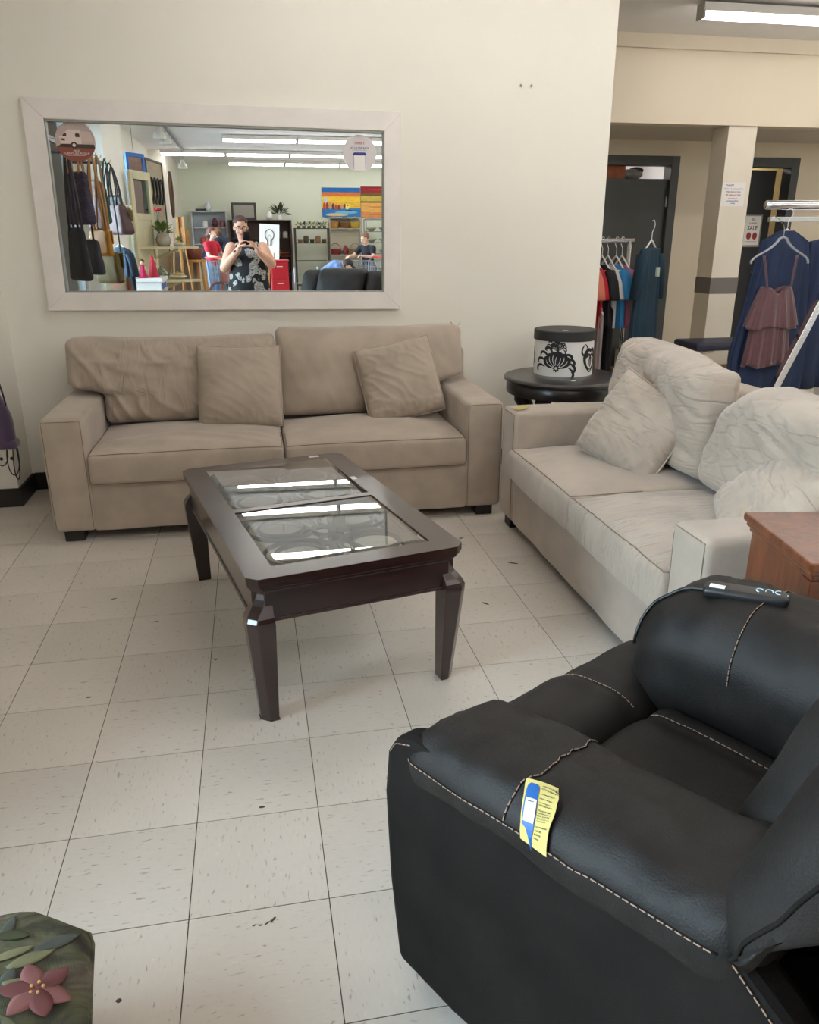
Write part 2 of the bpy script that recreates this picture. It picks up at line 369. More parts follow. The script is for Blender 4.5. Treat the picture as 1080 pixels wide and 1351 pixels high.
# back wall with two door openings
bw = MB(); D1 = (3.42, 4.36); D2 = (4.86, 5.74); DH = 2.11
bw.box(1.0, D1[0], YB, YB+.12, 0, ZS); bw.box(D1[1], D2[0], YB, YB+.12, 0, ZS); bw.box(D2[1], XR, YB, YB+.12, 0, ZS)
bw.box(D1[0], D1[1], YB, YB+.12, DH, ZS); bw.box(D2[0], D2[1], YB, YB+.12, DH, ZS)
struct('wall_back', bw, WALLW, 'beige back wall with two grey doors')
bb = MB()
for a, b in ((1.0, D1[0]-.06), (D1[1]+.06, D2[0]-.06), (D2[1]+.06, XR)): bb.box(a, b, YB-.012, YB, 0, .1)
struct('baseboard_back', bb, BASE, 'black vinyl baseboard of the back wall')
YEL = M('storeroom_paint', (226, 206, 150), .6)
st = MB(); st.box(2.9, 4.62, 9.5, 9.6, 0, ZS); st.box(2.8, 2.9, YB+.12, 9.6, 0, ZS); st.box(4.62, 4.72, YB+.12, 9.6, 0, ZS)
struct('wall_storeroom', st, M('storeroom_white', (222, 220, 222), .7), 'white storeroom wall seen over the closed door')
st = MB(); st.box(4.72, XR, 9.5, 9.6, 0, ZS)
struct('wall_office', st, YEL, 'yellow room wall seen through the open doorway')
for k, D in enumerate((D1, D2)):
    f = MB(); a, b = D
    f.box(a-.06, a+.03, YB-.02, YB+.14, 0, DH+.045); f.box(b-.03, b+.06, YB-.02, YB+.14, 0, DH+.045); f.box(a+.03, b-.03, YB-.02, YB+.14, DH-.045, DH+.045)
    d = struct('door_%d' % (k+1), f, GREYD, ('grey steel door frame whose door stops short of the top' if k == 0 else 'grey steel door frame of the open doorway'), bevel=.004)
    if k == 0:
        box('door_leaf', GREYD, d, a+.035, b-.035, YB+.03, YB+.075, .01, 1.94, bevel=.003)
        for z in (.35, 1.0, 1.72): MB().tube([(b-.034, YB+.02, z-.05), (b-.034, YB+.02, z+.05)], .009).build('hinge', STEEL, d)
        box('shelf_ledge', GREYD, d, a+.03, b-.03, YB+.08, YB+.6, 1.90, 1.94)
    else:
        lf = MB().box(0, .80, 0, .045, .01, 2.05).build('door_leaf', M('door_black_paint', (46, 46, 48), .45), d, loc=(a+.04, YB+.12, 0), rot=(0, 0, math.radians(7)))
        MB().tube([(.70, -.002, 1.0), (.70, -.05, 1.0), (.60, -.05, 1.0)], .011).build('door_handle', STEEL, lf)

# scuffs and black spots on the floor
SCUFF = M('rubber_scuff', (62, 56, 54), .6)
for x, y, lx, ly, an in ((-.339, 1.224, .006, .005, 0), (-.405, 1.192, .004, .003, 0), (-.080, 1.354, .004, .002, .4), (-.066, 1.352, .004, .002, 0), (-.052, 1.355, .007, .002, .6), (-.038, 1.363, .007, .003, .9), (-.043, 1.358, .004, .002, 2), (.848, 2.778, .016, .006, -.9), (1.087, 3.152, .026, .006, -.5), (.934, 3.50, .014, .006, .5), (-.057, 1.73, .008, .004, 0), (-.201, 2.53, .007, .004, .8), (-.594, 2.362, .008, .004, 0), (-.628, 3.111, .012, .004, .3), (-.44, 2.869, .012, .003, .2)):
    MB().prism([(lx*math.cos(t*PI/5)*(1+.25*math.sin(t*2.3+x*9)), ly*math.sin(t*PI/5)) for t in range(10)], lambda p, q: (x+p*math.cos(an)-q*math.sin(an), y+p*math.sin(an)+q*math.cos(an), .0001), lambda p, q: (x+p*math.cos(an)-q*math.sin(an), y+p*math.sin(an)+q*math.cos(an), .0005)).build('scuff_mark', SCUFF, fl)

# ================================================================ fluorescent strips
def fixture_proto():
    r = thing('strip_light', 'x', 'light')
    MB().box(-.61, .61, -.055, .055, .035, .09).build('housing', M('fixture_white', (225, 222, 216), .5), r)
    MB().prism([(-.045, .035), (-.04, .008), (-.02, -.008), (.02, -.008), (.04, .008), (.045, .035)], lambda a, b: (-.595, a, b), lambda a, b: (.595, a, b)).build('tube_lens', TUBEM, r)
    for s in (-1, 1):
        box('end_cap', M('fixture_grey', (170, 168, 164), .5), r, min(s*.597, s*.612), max(s*.597, s*.612), -.052, .052, -.012, .09)
        MB().tube([(s*.45, 0, .09), (s*.45, 0, .108)], .006, 6).build('hanger_rod', STEEL, r)
    return r
fp = fixture_proto(); first = True
ORD = ['first', 'second', 'third', 'fourth', 'fifth', 'sixth', 'seventh']
ROWS = [(1.36, -.30, 6, 'above the black recliner'), (-.15, -.30, 6, 'just above the photographer'), (-3.0, -.30, 5, 'over the black leather chair back'), (-5.3, -.30, 5, 'nearest in the mirror'),
        (-7.9, -1.54, 5, 'in the middle row of the mirror'), (-10.1, -.30, 5, 'by the green rear wall'), (6.0, 3.28, 3, 'in front of the beige drop wall'), (3.76, -.30, 6, 'above the long sofa')]
for y, x0, n, where in ROWS:
    for i in range(n):
        o = fp if first else copy_tree(fp); first = False
        o.location = (x0+.61+i*1.245, y, 2.862); tag(o, '%s white fluorescent strip from the window side, %s' % (ORD[i], where), 'light', 'ceiling fluorescent strips')

# ================================================================ mirror with its stickers
mr = thing('wall_mirror_panel', 'large mirror in a white painted board frame above the sofa', 'mirror', (-.105, WY, 1.523), rot=(0, .013, 0))
hw, hh, bd = .972, .523, .098
for pts in ([(-hw, hh), (hw, hh), (hw-bd, hh-bd), (-hw+bd, hh-bd)], [(-hw, -hh), (-hw+bd, -hh+bd), (hw-bd, -hh+bd), (hw, -hh)], [(-hw, -hh), (-hw, hh), (-hw+bd, hh-bd), (-hw+bd, -hh+bd)], [(hw, -hh), (hw-bd, -hh+bd), (hw-bd, hh-bd), (hw, hh)]):
    MB().prism(pts, lambda a, b: (a, -.034, b), lambda a, b: (a, -.001, b)).build('frame_board', WHITEP, mr, bevel=.003)
lin2 = MB(); iw, ih = hw-bd+.001, hh-bd+.001
for a in ((-iw, iw, ih-.012, ih), (-iw, iw, -ih, -ih+.006), (-iw, -iw+.008, -ih, ih), (iw-.008, iw, -ih, ih)): lin2.box(a[0], a[1], -.030, -.005, a[2], a[3])
lin2.build('inner_lip', M('frame_lip_grey', (150, 152, 146), .5), mr)
MB().box(-iw, iw, -.009, -.004, -ih, ih).build('mirror_glass', MIRROR, mr)
def disc(r, n=40, cut=None): return [(r*math.cos(2*PI*i/n), r*math.sin(2*PI*i/n)) for i in range(n)]
def flat(pts, y0, dy=.0004): return MB().prism(pts, lambda a, b: (a, y0-dy, b), lambda a, b: (a, y0, b))
s1 = thing('furniture_pickup_sticker', 'round brown furniture pickup sticker with a truck, on the mirror', 'sticker', (-.838, WY-.0095, 1.858))
R1 = .098
flat([(R1*math.cos(t), R1*math.sin(t)) for t in [PI+.25+i*(PI-.5)/30 for i in range(31)]], 0).build('brown_half', M('sticker_brown', (142, 78, 62), .5), s1)
flat([(R1*math.cos(t), R1*math.sin(t)) for t in [-.25+i*(PI+.5)/36 for i in range(37)]], 0).build('photo_half', M('sticker_photo', (196, 176, 170), .5, var=.1, vs=30), s1)
trk = M('truck_print', (226, 208, 200), .5); drk = M('truck_dark', (64, 50, 46), .5)
flat([(-.07, -.012), (.03, -.012), (.03, .055), (-.035, .055), (-.055, .03), (-.078, .022)], -.0005).build('truck_cab', trk, s1)
flat([(.032, -.004), (.088, -.004), (.078, .045), (.032, .05)], -.0005).build('truck_bed', M('truck_panel', (208, 186, 178), .5), s1)
for p in ([(-.062, .024), (-.04, .024), (-.04, .04), (-.052, .036)], [(.004, .02), (.024, .02), (.024, .036), (.008, .04), (.002, .032)], [(-.09, -.026), (.094, -.034), (.09, -.014), (-.07, -.012)], [(-.07, .005), (-.05, .002), (-.05, .012), (-.07, .014)]): flat(p, -.001).build('truck_detail', drk, s1)
flat([(x-.008, y-.018) for x, y in disc(.016, 20)], -.0014).build('wheel', drk, s1); flat([(x-.008, y-.018) for x, y in disc(.008, 16)], -.0018).build('hub_cap', trk, s1)
text('lettering', 'FREE', .015, PAPER, s1, (0, -.0012, -.046)); text('lettering', 'FURNITURE PICKUP', .0145, PAPER, s1, (0, -.0012, -.058)); box('rule_line', PAPER, s1, -.045, .045, -.0013, -.0008, -.068, -.0668)
s2 = thing('donation_sticker', 'round pale thrift sticker with a printed phone, on the mirror', 'sticker', (.639, WY-.0095, 1.823))
flat(disc(.094), 0).build('sticker_disc', M('sticker_frost', (216, 212, 212), .6), s2)
REDI = M('red_ink', (190, 72, 66), .6); BLUI = M('blue_ink', (58, 62, 140), .6)
text('lettering', 'THRIFT', .018, REDI, s2, (0, -.0012, .052), bold=.0003); text('lettering', 'LET US GIVE BACK', .0125, BLUI, s2, (0, -.0012, .028), bold=.0002); text('lettering', 'to the people who need it', .0075, BLUI, s2, (0, -.0012, .018))
flat([(-.037, -.085), (.037, -.085), (.037, -.002), (.030, .006), (-.030, .006), (-.037, -.002)], -.0006).build('phone_print', PAPER, s2)
flat([(-.037, -.009), (.037, -.009), (.037, -.002), (.030, .006), (-.030, .006), (-.037, -.002)], -.001).build('phone_header', BLUI, s2)
for x in (-.034, .031): box('phone_edge', BLUI, s2, x, x+.002, -.0014, -.001, -.08, -.009)
# two screw anchors left in the wall
for x, z in ((1.555, 2.19), (1.615, 2.19)):
    tag(MB().tube([(x, WY+.01, z+.004), (x, WY-.012, z-.008)], [.004, .006], 8).build('wall_anchor', M('anchor_grey', (170, 165, 152), .6)), 'small grey screw anchor in the wall right of the mirror' if x < 1.6 else 'longer grey screw anchor in the wall nearer the free edge', 'wall anchor', 'screw anchors in the wall')

# ================================================================ sofas
from mathutils.bvhtree import BVHTree
def bvh(mb): return BVHTree.FromPolygons([Vector(p) for p in mb.v], mb.f)
def snap(p, tree, off=.002):
    loc, n, i, d = tree.find_nearest(Vector(p)); return loc + n*off
def densify(pts, step=.012):
    out = []; P = [Vector(p) for p in pts]
    for a, b in zip(P, P[1:]):
        k = max(1, int((b-a).length/step))
        out += [a.lerp(b, i/k) for i in range(k)]
    return out + [P[-1]]
def billow(x, y, z=0): return min(1, abs(nz(x, y, z))*2.6)**.7
def wrinkle(p, n, seed, amp, fxy):            # soft gathers along the cloth
    wv = nz(p.x*3+seed, p.y*3, p.z*3)*.6
    return amp*(ridge(p.x*fxy[0]+wv*1.5+seed, p.z*fxy[1]+p.y*2+wv, seed*1.7)-.35)
def pillow_mb(s, t, seed, sag=.0, amp=.010, n=44):
    mb = MB(); V = []; F = []
    for side in (-1, 1):
        def fn(u, v):
            a = u*2-1; b = v*2-1
            k = 1-.055*(1-abs(b)**2.2)*abs(a)**3; l = 1-.055*(1-abs(a)**2.2)*abs(b)**3
            th = (max(0, 1-abs(a)**2.6)*max(0, 1-abs(b)**2.6))**.48
            cr = 1-.055*(abs(a)*abs(b))**3.5; k *= cr; l *= cr; x = a*s/2*k; z = b*s/2*l - sag*(1-a*a)*(b > 0)*b
            ed = max(abs(a), abs(b))
            wr = ridge(a*1.6+seed+.7*nz(b*2, seed), b*4.2-seed+a*2.2, seed*.7)*amp
            wr += amp*.8*ridge(a*7+seed, b*1.6, 3)*sstep(.45, .8, abs(b))*(1-sstep(.93, 1, ed)) + amp*.8*ridge(a*1.6, b*7+seed, 5)*sstep(.45, .8, abs(a))*(1-sstep(.93, 1, ed))
            y = side*(t/2*th + (wr-amp*.5)*min(1, th*2.5))
            return (x, y, z)
        g = MB().grid(n, n, fn); mb.add(g.v, [tuple(reversed(f)) for f in g.f] if side > 0 else g.f)
    return mb
def throw_pillow(label, loc, yawz, lean, inplane, s, t, seed, sag=0, mat=None, amp=.006):
    o = thing('throw_pillow', label, 'pillow', loc, group='beige throw pillows')
    Rm = Matrix.Rotation(yawz, 3, 'Z') @ Matrix.Rotation(lean, 3, 'X') @ Matrix.Rotation(inplane, 3, 'Y'); o.rotation_euler = Rm.to_euler()
    mb = pillow_mb(s, t, seed, sag, amp); c = mb.build('cover', mat or SUEDEW, o, smooth=True, mods=[('WELD', dict(merge_threshold=.0005)), ('SUBSURF', dict(levels=1, render_levels=1))])
    pts = []; m = 60
    for i in range(m):
        q = i/m*4; k = int(q); f = (q-k)*2-1; a, b = ((f, -1), (1, f), (-f, 1), (-1, -f))[k]
        kk = 1-.055*(1-abs(b)**2.2)*abs(a)**3; l = 1-.055*(1-abs(a)**2.2)*abs(b)**3
        cr = 1-.055*(abs(a)*abs(b))**3.5; kk *= cr; l *= cr
        pts.append((a*s/2*kk, 0, b*s/2*l - sag*(1-a*a)*(b > 0)*b))
    MB().tube(pts, .0045, 6, closed=True).build('piping', SUEDE, o, smooth=True)
    return o
def make_sofa(name, label, W, loc, rz, kind):
    D = .93; AW = .185 if kind else .195; so = thing(name, label, 'sofa', loc, rz)
    def soft(p): return Vector((p.x+.004*nz(p.x*5, p.y*5, p.z*5+kind*7), p.y+.004*nz(p.x*5+9, p.y*5, p.z*5), p.z+.004*nz(p.x*4, p.y*4+5, p.z*4)))
    AZ = .605
    for s in (0, 1):
        a = MB().rbox(AW, D-.03, AZ-.05, .028, .04, soft, (AW/2 if s == 0 else W-AW/2, (D-.03)/2, (AZ+.05)/2)); ar = a.build('arm', SUEDE, so, smooth=True)
        x0, x1 = (0, AW) if s == 0 else (W-AW, W); t = bvh(a)
        pth = [snap(p, t, .0008) for p in densify([(x0+.01, 0, .06), (x0+.01, 0, AZ-.012), (x1-.01, 0, AZ-.012), (x1-.01, 0, .06)], .03)]
        MB().tube(pth, .0018, 6).build('piping', SUEDED, ar, smooth=True)
    MB().rbox(W-2*AW+.02, .04, .245, .012, .05, soft, (W/2, .032, .17)).build('front_panel', SUEDE, so, smooth=True)
    MB().rbox(W-2*AW+.02, D-.12, .10, .01, .2, None, (W/2, D/2, .12)).build('seat_deck', SUEDED, so)
    MB().rbox(W-.02, .19, .74, .05, .06, lambda p: soft(Vector((p.x, p.y+(p.z-.05)*.04-.03, p.z))), (W/2, D-.095, .42)).build('back_frame', SUEDE, so, smooth=True)
    for x in (.04, W-.04-.09):
        for y in (.02, D-.12): box('foot', BLKFOOT, so, x, x+.09, y, y+.09, 0, .052, bevel=.004)
    mid = W/2; cw = mid-AW-.004
    for s in (0, 1):
        xc = AW+cw/2+.001 if s == 0 else mid+.003+cw/2; sd = s*3.3+kind*11
        def cf(p, xc=xc, sd=sd):
            u = (p.x-xc)/(cw/2); v = (p.y-.30)/.32; top = sstep(.33, .40, p.z); ed = max(0, 1-u*u)*max(0, 1-abs(v)**3)
            z = p.z + top*(.040*ed**.7 - .006*(1-ed)) + top*.006*nz(p.x*4+sd, p.y*4)
            y = p.y; x = p.x
            if p.y < .0: y = p.y - .012*(1-u*u)*(1-((p.z-.35)/.09)**2 if abs(p.z-.35) < .09 else 0)
            if kind:                                         # the loveseat cushions have a soft, gathered front edge
                g = sstep(.30, .05, p.y)*top; z += (.004+.005*s)*g*ridge(p.x*26+sd, p.y*4, 2) - .006*g; y += (-.010-.006*nz(p.x*9+sd, p.z*6))*sstep(.06, 0, p.y) + .005*sstep(.05, 0, p.y)*ridge(p.x*26+sd, p.z*3)
            elif s == 0 and p.y < .2: z += .006*top*ridge(p.x*3+p.y*6, p.y*5, 4)
            return Vector((x, y, z))
        cm = MB().rbox(cw, .64, .150, .022, .02, cf, (xc, .305, .360)); cu = cm.build('seat_cushion', SUEDEG if kind and s else SUEDE, so, smooth=True); t = bvh(cm)
        e = .004
        for zz in (.432, .288):
            pth = [snap(p, t, .0005) for p in densify([(xc-cw/2+e, .30, zz), (xc-cw/2+e, -.013+e, zz), (xc+cw/2-e, -.013+e, zz), (xc+cw/2-e, .30, zz)], .02)]
            MB().tube(pth, .0022, 6).build('piping', SUEDED, cu, smooth=True)
        # back cushion: its upper part laps over the arm
        xo = -.005 if s == 0 else W+.005; xi = mid-.004 if s == 0 else mid+.004
        if not kind: xo = .028 if s == 0 else W-.07
        wid = abs(xi-xo); bc = (xo+xi)/2; amp = (.013 if kind else .021) if (kind or s == 0) else .005; sd2 = 2.1+s*5.7+kind*3.1
        lean = .34; slump = (.03 if (not kind and s == 0) else 0)
        def bf(p, xo=xo, xi=xi, s=s, sd2=sd2, amp=amp, wid=wid):
            z = p.z; u = (p.x-xi)/(xo-xi)                    # 0 at the middle, 1 at the outer ear
            ax = AW+.008 if s == 0 else W-AW-.008
            lo = sstep(.665, .605, z); xe = lerp(xo, ax, lo); x = xi+(xe-xi)*u
            v = (z-.46)/.46; pw = 8 if kind else 4; bul = max(0, 1-(2*u-1)**pw)*max(0, 1-(2*v-1)**pw); dpt = (p.y-.60)/.10
            y = p.y + dpt*((.025 if kind else .045)*bul-.030*(1-bul)) + lean*(z-.46)*.62
            z2 = z - slump*sstep(.25, .5, 1-abs(u-.55))*sstep(.6, .9, v) - .010*sstep(.85, 1, v)*(1-abs(2*u-1)) + .012*nz(x*3+sd2, 1)*sstep(.7, 1, v)
            if kind and s == 0: z2 -= .03*sstep(.42, .0, u)*sstep(.35, 1, v); y -= .09*sstep(.7, .05, u)*sstep(.15, .9, v)   # slumped forward at its inner end
            if kind and s == 1: z2 -= .10*sstep(.30, .0, u)*sstep(.45, 1, v)+.03*sstep(.5, 1, v); y -= .06*sstep(.3, .9, v)*sstep(.0, .3, u)
            front = sstep(.2, -.6, dpt)
            if kind: w1 = amp*(billow((x-z*.7)*2.6+sd2+.35*nz(x*5, z*5), (z+x*.7)*11+.6*nz(x*4, z*4, sd2), sd2) + .45*billow(x*4-z*3+sd2, (z+x*.6)*24, 1))
            else: w1 = ridge(x*10+z*4.5+sd2+.6*nz(x*4, z*4), z*2.8-x*1.5, sd2)*amp*(.55+.45*sstep(.95, .75, z)) + ridge(x*4+sd2, z*9, 3)*amp*.35*(1 if s == 0 else .4)
            y -= front*(w1-amp*.3)*min(1, bul*2+.25)
            return Vector((x, y, z2))
        bm_ = MB().rbox(wid, .20, (.46 if not kind else .465), .038, .011 if kind or s == 0 else .016, bf, (bc, .60, .69)); bo = bm_.build('back_cushion', SUEDEW if kind else (SUEDEV if s == 0 else SUEDE), so, smooth=True)
    return so
make_sofa('long_sofa', 'long beige microsuede sofa with two cushions, standing under the mirror', 2.22, (-.995, 3.80, 0), 0, 0)
make_sofa('loveseat', 'beige microsuede loveseat with wrinkled cushions, standing by the wooden cabinet', 1.88, (1.19, 3.72, 0), -PI/2, 1)
throw_pillow('square beige pillow in the middle of the long sofa', (-.085, 4.26, .648), 0, -.30, .02, .45, .185, 1.3, sag=.01, mat=SUEDE, amp=.0035)
throw_pillow('tilted beige pillow against the right arm end of the long sofa', (.765, 4.24, .655), -.06, -.34, -.20, .44, .16, 4.7, sag=.01, mat=SUEDE, amp=.006)
throw_pillow('crumpled beige pillow leaning in the far corner of the loveseat', (1.60, 3.10, .615), -PI/2+.62, -.50, .34, .43, .19, 8.2, sag=.02, amp=.011)
throw_pillow('beige pillow slumped by the near loveseat arm beside the cabinet', (1.66, 2.19, .575), -PI/2-.25, -.95, .25, .44, .20, 6.1, sag=.02, amp=.011)
# dried flower lying over the sofa cushion end
df = thing('dried_flower', 'small dried yellow flower caught on the sofa cushion end', 'flower', (1.163, 4.58, .86))
MB().tube(bez((0, 0, -.06), (.01, -.01, 0), (-.01, -.01, .04), (-.03, 0, .06), 8), .0022, 5).build('stem', M('dry_stem', (120, 110, 60), .8), df)
MB().ball((.008, -.015, .0), (.018, .014, .024), 8, 6).build('flower_head', M('dry_yellow', (206, 196, 96), .8), df, smooth=True)
for a in (-.03, .02): MB().tube(bez((0, 0, .02), (a*.4, -.01, .04), (a, 0, .05), (a*1.2, 0, .07), 6), .003, 4, flat=.3).build('leaf', M('dry_leaf', (150, 140, 84), .8), df)
# price slip on the loveseat arm
sl = thing('price_slip', 'small yellow price slip on the far loveseat arm', 'price tag', (1.245, 3.60, .609)); sl.rotation_euler = (0, 0, .25)
MB().grid(6, 4, lambda u, v: ((u-.5)*.075, (v-.5)*.05, .002+.008*u*u)).build('paper', YPAPER, sl, mods=[('SOLIDIFY', dict(thickness=.0006))])

# ================================================================ coffee table
ct = thing('coffee_table', 'dark mahogany coffee table with two glass panels over ring scrollwork', 'table', (.142, 2.762, 0), math.radians(12.6)); ct.scale = (.98, .98, 1.043)
HX, HY, TZ = .352, .628, .462
def octo(hx, hy, c): return [(-hx+c, -hy), (hx-c, -hy), (hx, -hy+c), (hx, hy-c), (hx-c, hy), (-hx+c, hy), (-hx, hy-c), (-hx, -hy+c)]
gw, g0, g1 = .262, -.545, .545
rails = [[(-HX+.03, -HY), (HX-.03, -HY), (HX, -HY+.03), (HX, g0), (-HX, g0), (-HX, -HY+.03)], [(-HX, g1), (HX, g1), (HX, HY-.03), (HX-.03, HY), (-HX+.03, HY), (-HX, HY-.03)],
         [(-HX, g0), (-gw, g0), (-gw, g1), (-HX, g1)], [(gw, g0), (HX, g0), (HX, g1), (gw, g1)], [(-gw, -.018), (gw, -.018), (gw, .018), (-gw, .018)]]
for p in rails: MB().prism(p, lambda a, b: (a, b, TZ-.022), lambda a, b: (a, b, TZ)).build('top_rail', MAHOG, ct)
def ring_prism(o, i, z0, z1):
    n = len(o); V = [(x, y, z0) for x, y in o]+[(x, y, z1) for x, y in o]+[(x, y, z0) for x, y in i]+[(x, y, z1) for x, y in i]; F = []
    for k in range(n):
        q = (k+1) % n; F += [(k, q, q+n, k+n), (2*n+q, 2*n+k, 3*n+k, 3*n+q), (k+n, q+n, 3*n+q, 3*n+k), (q, k, 2*n+k, 2*n+q)]
    return MB().add(V, F)
ring_prism(octo(HX-.004, HY-.004, .03), octo(gw, g1, .002), TZ-.034, TZ-.022).build('edge_moulding', MAHOG, ct, bevel=.004)
ring_prism(octo(HX-.012, HY-.012, .03), octo(gw, g1, .002), TZ-.046, TZ-.034).build('edge_moulding', MAHOG, ct, bevel=.004)
for s in (-1, 1):
    box('apron', MAHOG, ct, -HX+.05, HX-.05, min(s*(HY-.04), s*(HY-.018)), max(s*(HY-.04), s*(HY-.018)), .330, TZ-.046, bevel=.003)
    box('apron', MAHOG, ct, min(s*(HX-.04), s*(HX-.018)), max(s*(HX-.04), s*(HX-.018)), -HY+.05, HY-.05, .330, TZ-.046, bevel=.003)
    box('apron_bead', MAHOG, ct, -HX+.05, HX-.05, min(s*(HY-.046), s*(HY-.012)), max(s*(HY-.046), s*(HY-.012)), .322, .332, bevel=.004)
    box('apron_bead', MAHOG, ct, min(s*(HX-.046), s*(HX-.012)), max(s*(HX-.046), s*(HX-.012)), -HY+.05, HY-.05, .322, .332, bevel=.004)
prof = [(.416, -.026, .048), (.40, -.029, .047), (.385, -.026, .049), (.37, -.017, .056), (.355, -.004, .067), (.342, .005, .076), (.33, .009, .081), (.318, .009, .082), (.0, -.020, .052)]
for sx in (-1, 1):
    for sy in (-1, 1):
        V = []; F = []
        for z, off, wd in prof:                           # outer faces at off beyond the top edge, bevelled outer corner
            X = HX+off; Y = HY+off; c = .026
            V += [(sx*a, sy*b, z) for a, b in ((X-wd, Y), (X-c, Y), (X, Y-c), (X, Y-wd), (X-wd, Y-wd))]
        for k in range(len(prof)-1):
            for j in range(5):
                q = [k*5+j, k*5+(j+1) % 5, (k+1)*5+(j+1) % 5, (k+1)*5+j]; F.append(tuple(q if sx*sy < 0 else reversed(q)))
        F.append((0, 1, 2, 3, 4)); F.append(tuple(range((len(prof)-1)*5, len(prof)*5)))
        MB().add(V, F).build('leg', MAHOG, ct, bevel=.003)
SCROLL = M('scroll_metal', (104, 92, 82), .45, .5, var=.15, vs=8)
for s in (-1, 1):
    y0, y1 = (g0, -.018) if s < 0 else (.018, g1)
    bevel = MB(); c = .022
    o = [(-gw, y0), (gw, y0), (gw, y1), (-gw, y1)]; i = [(-gw+c, y0+c), (gw-c, y0+c), (gw-c, y1-c), (-gw+c, y1-c)]
    V = [(x, y, TZ-.004) for x, y in o]+[(x, y, TZ+.001) for x, y in i]
    bevel.add(V, [(k, (k+1) % 4, (k+1) % 4+4, k+4) for k in range(4)]+[(4, 5, 6, 7)])
    if s > 0: bevel.v = [(x, y, z+(y-(y0+y1)/2)*.024) for x, y, z in bevel.v]      # far pane tilted on purpose so a ceiling strip's streak reflects in it
    bevel.build('glass_panel', TGLASS, ct)
    fr = MB(); yc = (y0+y1)/2; rings = [(-.13, yc-.12, .11), (.13, yc-.12, .11), (-.13, yc+.12, .11), (.13, yc+.12, .11), (-.13, yc-.12, .075), (.13, yc-.12, .075), (-.13, yc+.12, .075), (.13, yc+.12, .075), (0, yc, .085)]
    for a, b, r in rings: MB().tube([(a+r*1.08*math.cos(t*PI/16), b+r*math.sin(t*PI/16), TZ-.030) for t in range(32)], .0075, 6, closed=True).build('scroll_ring', SCROLL, ct, smooth=True)
    for a, b in ((-1, -1), (1, -1), (1, 1), (-1, 1)):
        MB().tube(bez((0, yc, TZ-.03), (a*.06, yc+b*.01, TZ-.03), (a*.02, yc+b*.09, TZ-.03), (a*.10, yc+b*.235, TZ-.03), 12), .008, 6).build('scroll_bar', SCROLL, ct, smooth=True)
box('price_sticker', PAPER, ct, .20, .245, .59, .612, TZ, TZ+.0008); box('price_sticker', PAPER, ct, .262, .285, .20, .24, TZ, TZ+.0008)

# ================================================================ round side table and hat box
sd = thing('side_table', 'round black wooden side table between the two sofas', 'table', (1.70, 4.22, 0))
MB().lathe([(0.001, .622), (.315, .622), (.330, .630), (.335, .640), (.330, .650), (.315, .654), (0.001, .654)], n=56).build('table_top', BLKWOOD, sd, smooth=True, mods=[('EDGE_SPLIT', dict(split_angle=.9))])
MB().lathe([(.22, .560), (.312, .560), (.318, .57), (.318, .615), (.312, .624), (.22, .624)], n=56).build('apron_ring', BLKWOOD, sd, smooth=True, mods=[('EDGE_SPLIT', dict(split_angle=.9))])
for k in range(4):
    a = PI/4+k*PI/2; ca, sa = math.cos(a), math.sin(a)
    MB().tube([(ca*r, sa*r, z) for r, z in ((.255, .565), (.25, .50), (.20, .42), (.12, .34), (.09, .25), (.13, .15), (.21, .06), (.25, .015))], [.045, .05, .04, .03, .028, .028, .03, .022], 8).build('leg', BLKWOOD, sd, smooth=True)
MB().lathe([(.001, .20), (.06, .20), (.075, .225), (.06, .25), (.02, .30), (.035, .35), (.018, .40), (.03, .44), (.001, .47)], n=16).build('finial', BLKWOOD, sd, smooth=True)
box('price_sticker', PAPER, sd, -.03, -.005, -.20, -.18, .654, .6545)
hb = thing('hat_box', 'round white hat box with black damask print and black lid', 'box', (1.725, 4.30, .654))
RB, HB = .165, .245
MB().lathe([(.001, 0), (RB, 0), (RB, HB-.03), (.001, HB-.03)], n=48).build('drum', PAPER, hb, smooth=True, mods=[('EDGE_SPLIT', dict(split_angle=.6))])
MB().lathe([(.001, HB-.052), (RB+.007, HB-.052), (RB+.007, HB-.002), (RB+.003, HB+.002), (.001, HB+.002)], n=48).build('lid', M('black_card', (34, 32, 33), .55), hb, smooth=True, mods=[('EDGE_SPLIT', dict(split_angle=.6))])
box('price_sticker', PAPER, hb, -.05, -.02, -.10, -.085, HB+.002, HB+.0026)
dm = MB()
def cyl(x, z, e=.0012): a = x/RB; return ((RB+e)*math.sin(a), -(RB+e)*math.cos(a), z)
def stroke(pts, wd):
    n = len(pts); V = []
    for i, (x, z) in enumerate(pts):
        a = pts[max(0, i-1)]; b = pts[min(n-1, i+1)]; dx, dz = b[0]-a[0], b[1]-a[1]; L = math.hypot(dx, dz) or 1
        w_ = wd*math.sin(PI*min(1, (i+.6)/(n-.2)))**.6/2; V += [cyl(x-dz/L*w_, z+dx/L*w_), cyl(x+dz/L*w_, z-dx/L*w_)]
    dm.add(V, [(2*i, 2*i+1, 2*i+3, 2*i+2) for i in range(n-1)])
def curl(x, z, ang, r, turn, wd, n=16):
    pts = [(x, z)]; a = ang
    for i in range(n):
        st = r*(1-i/n*.82)*.42; a += turn*(.10+.34*i/n); pts.append((pts[-1][0]+st*math.cos(a), pts[-1][1]+st*math.sin(a)))
    stroke(pts, wd)
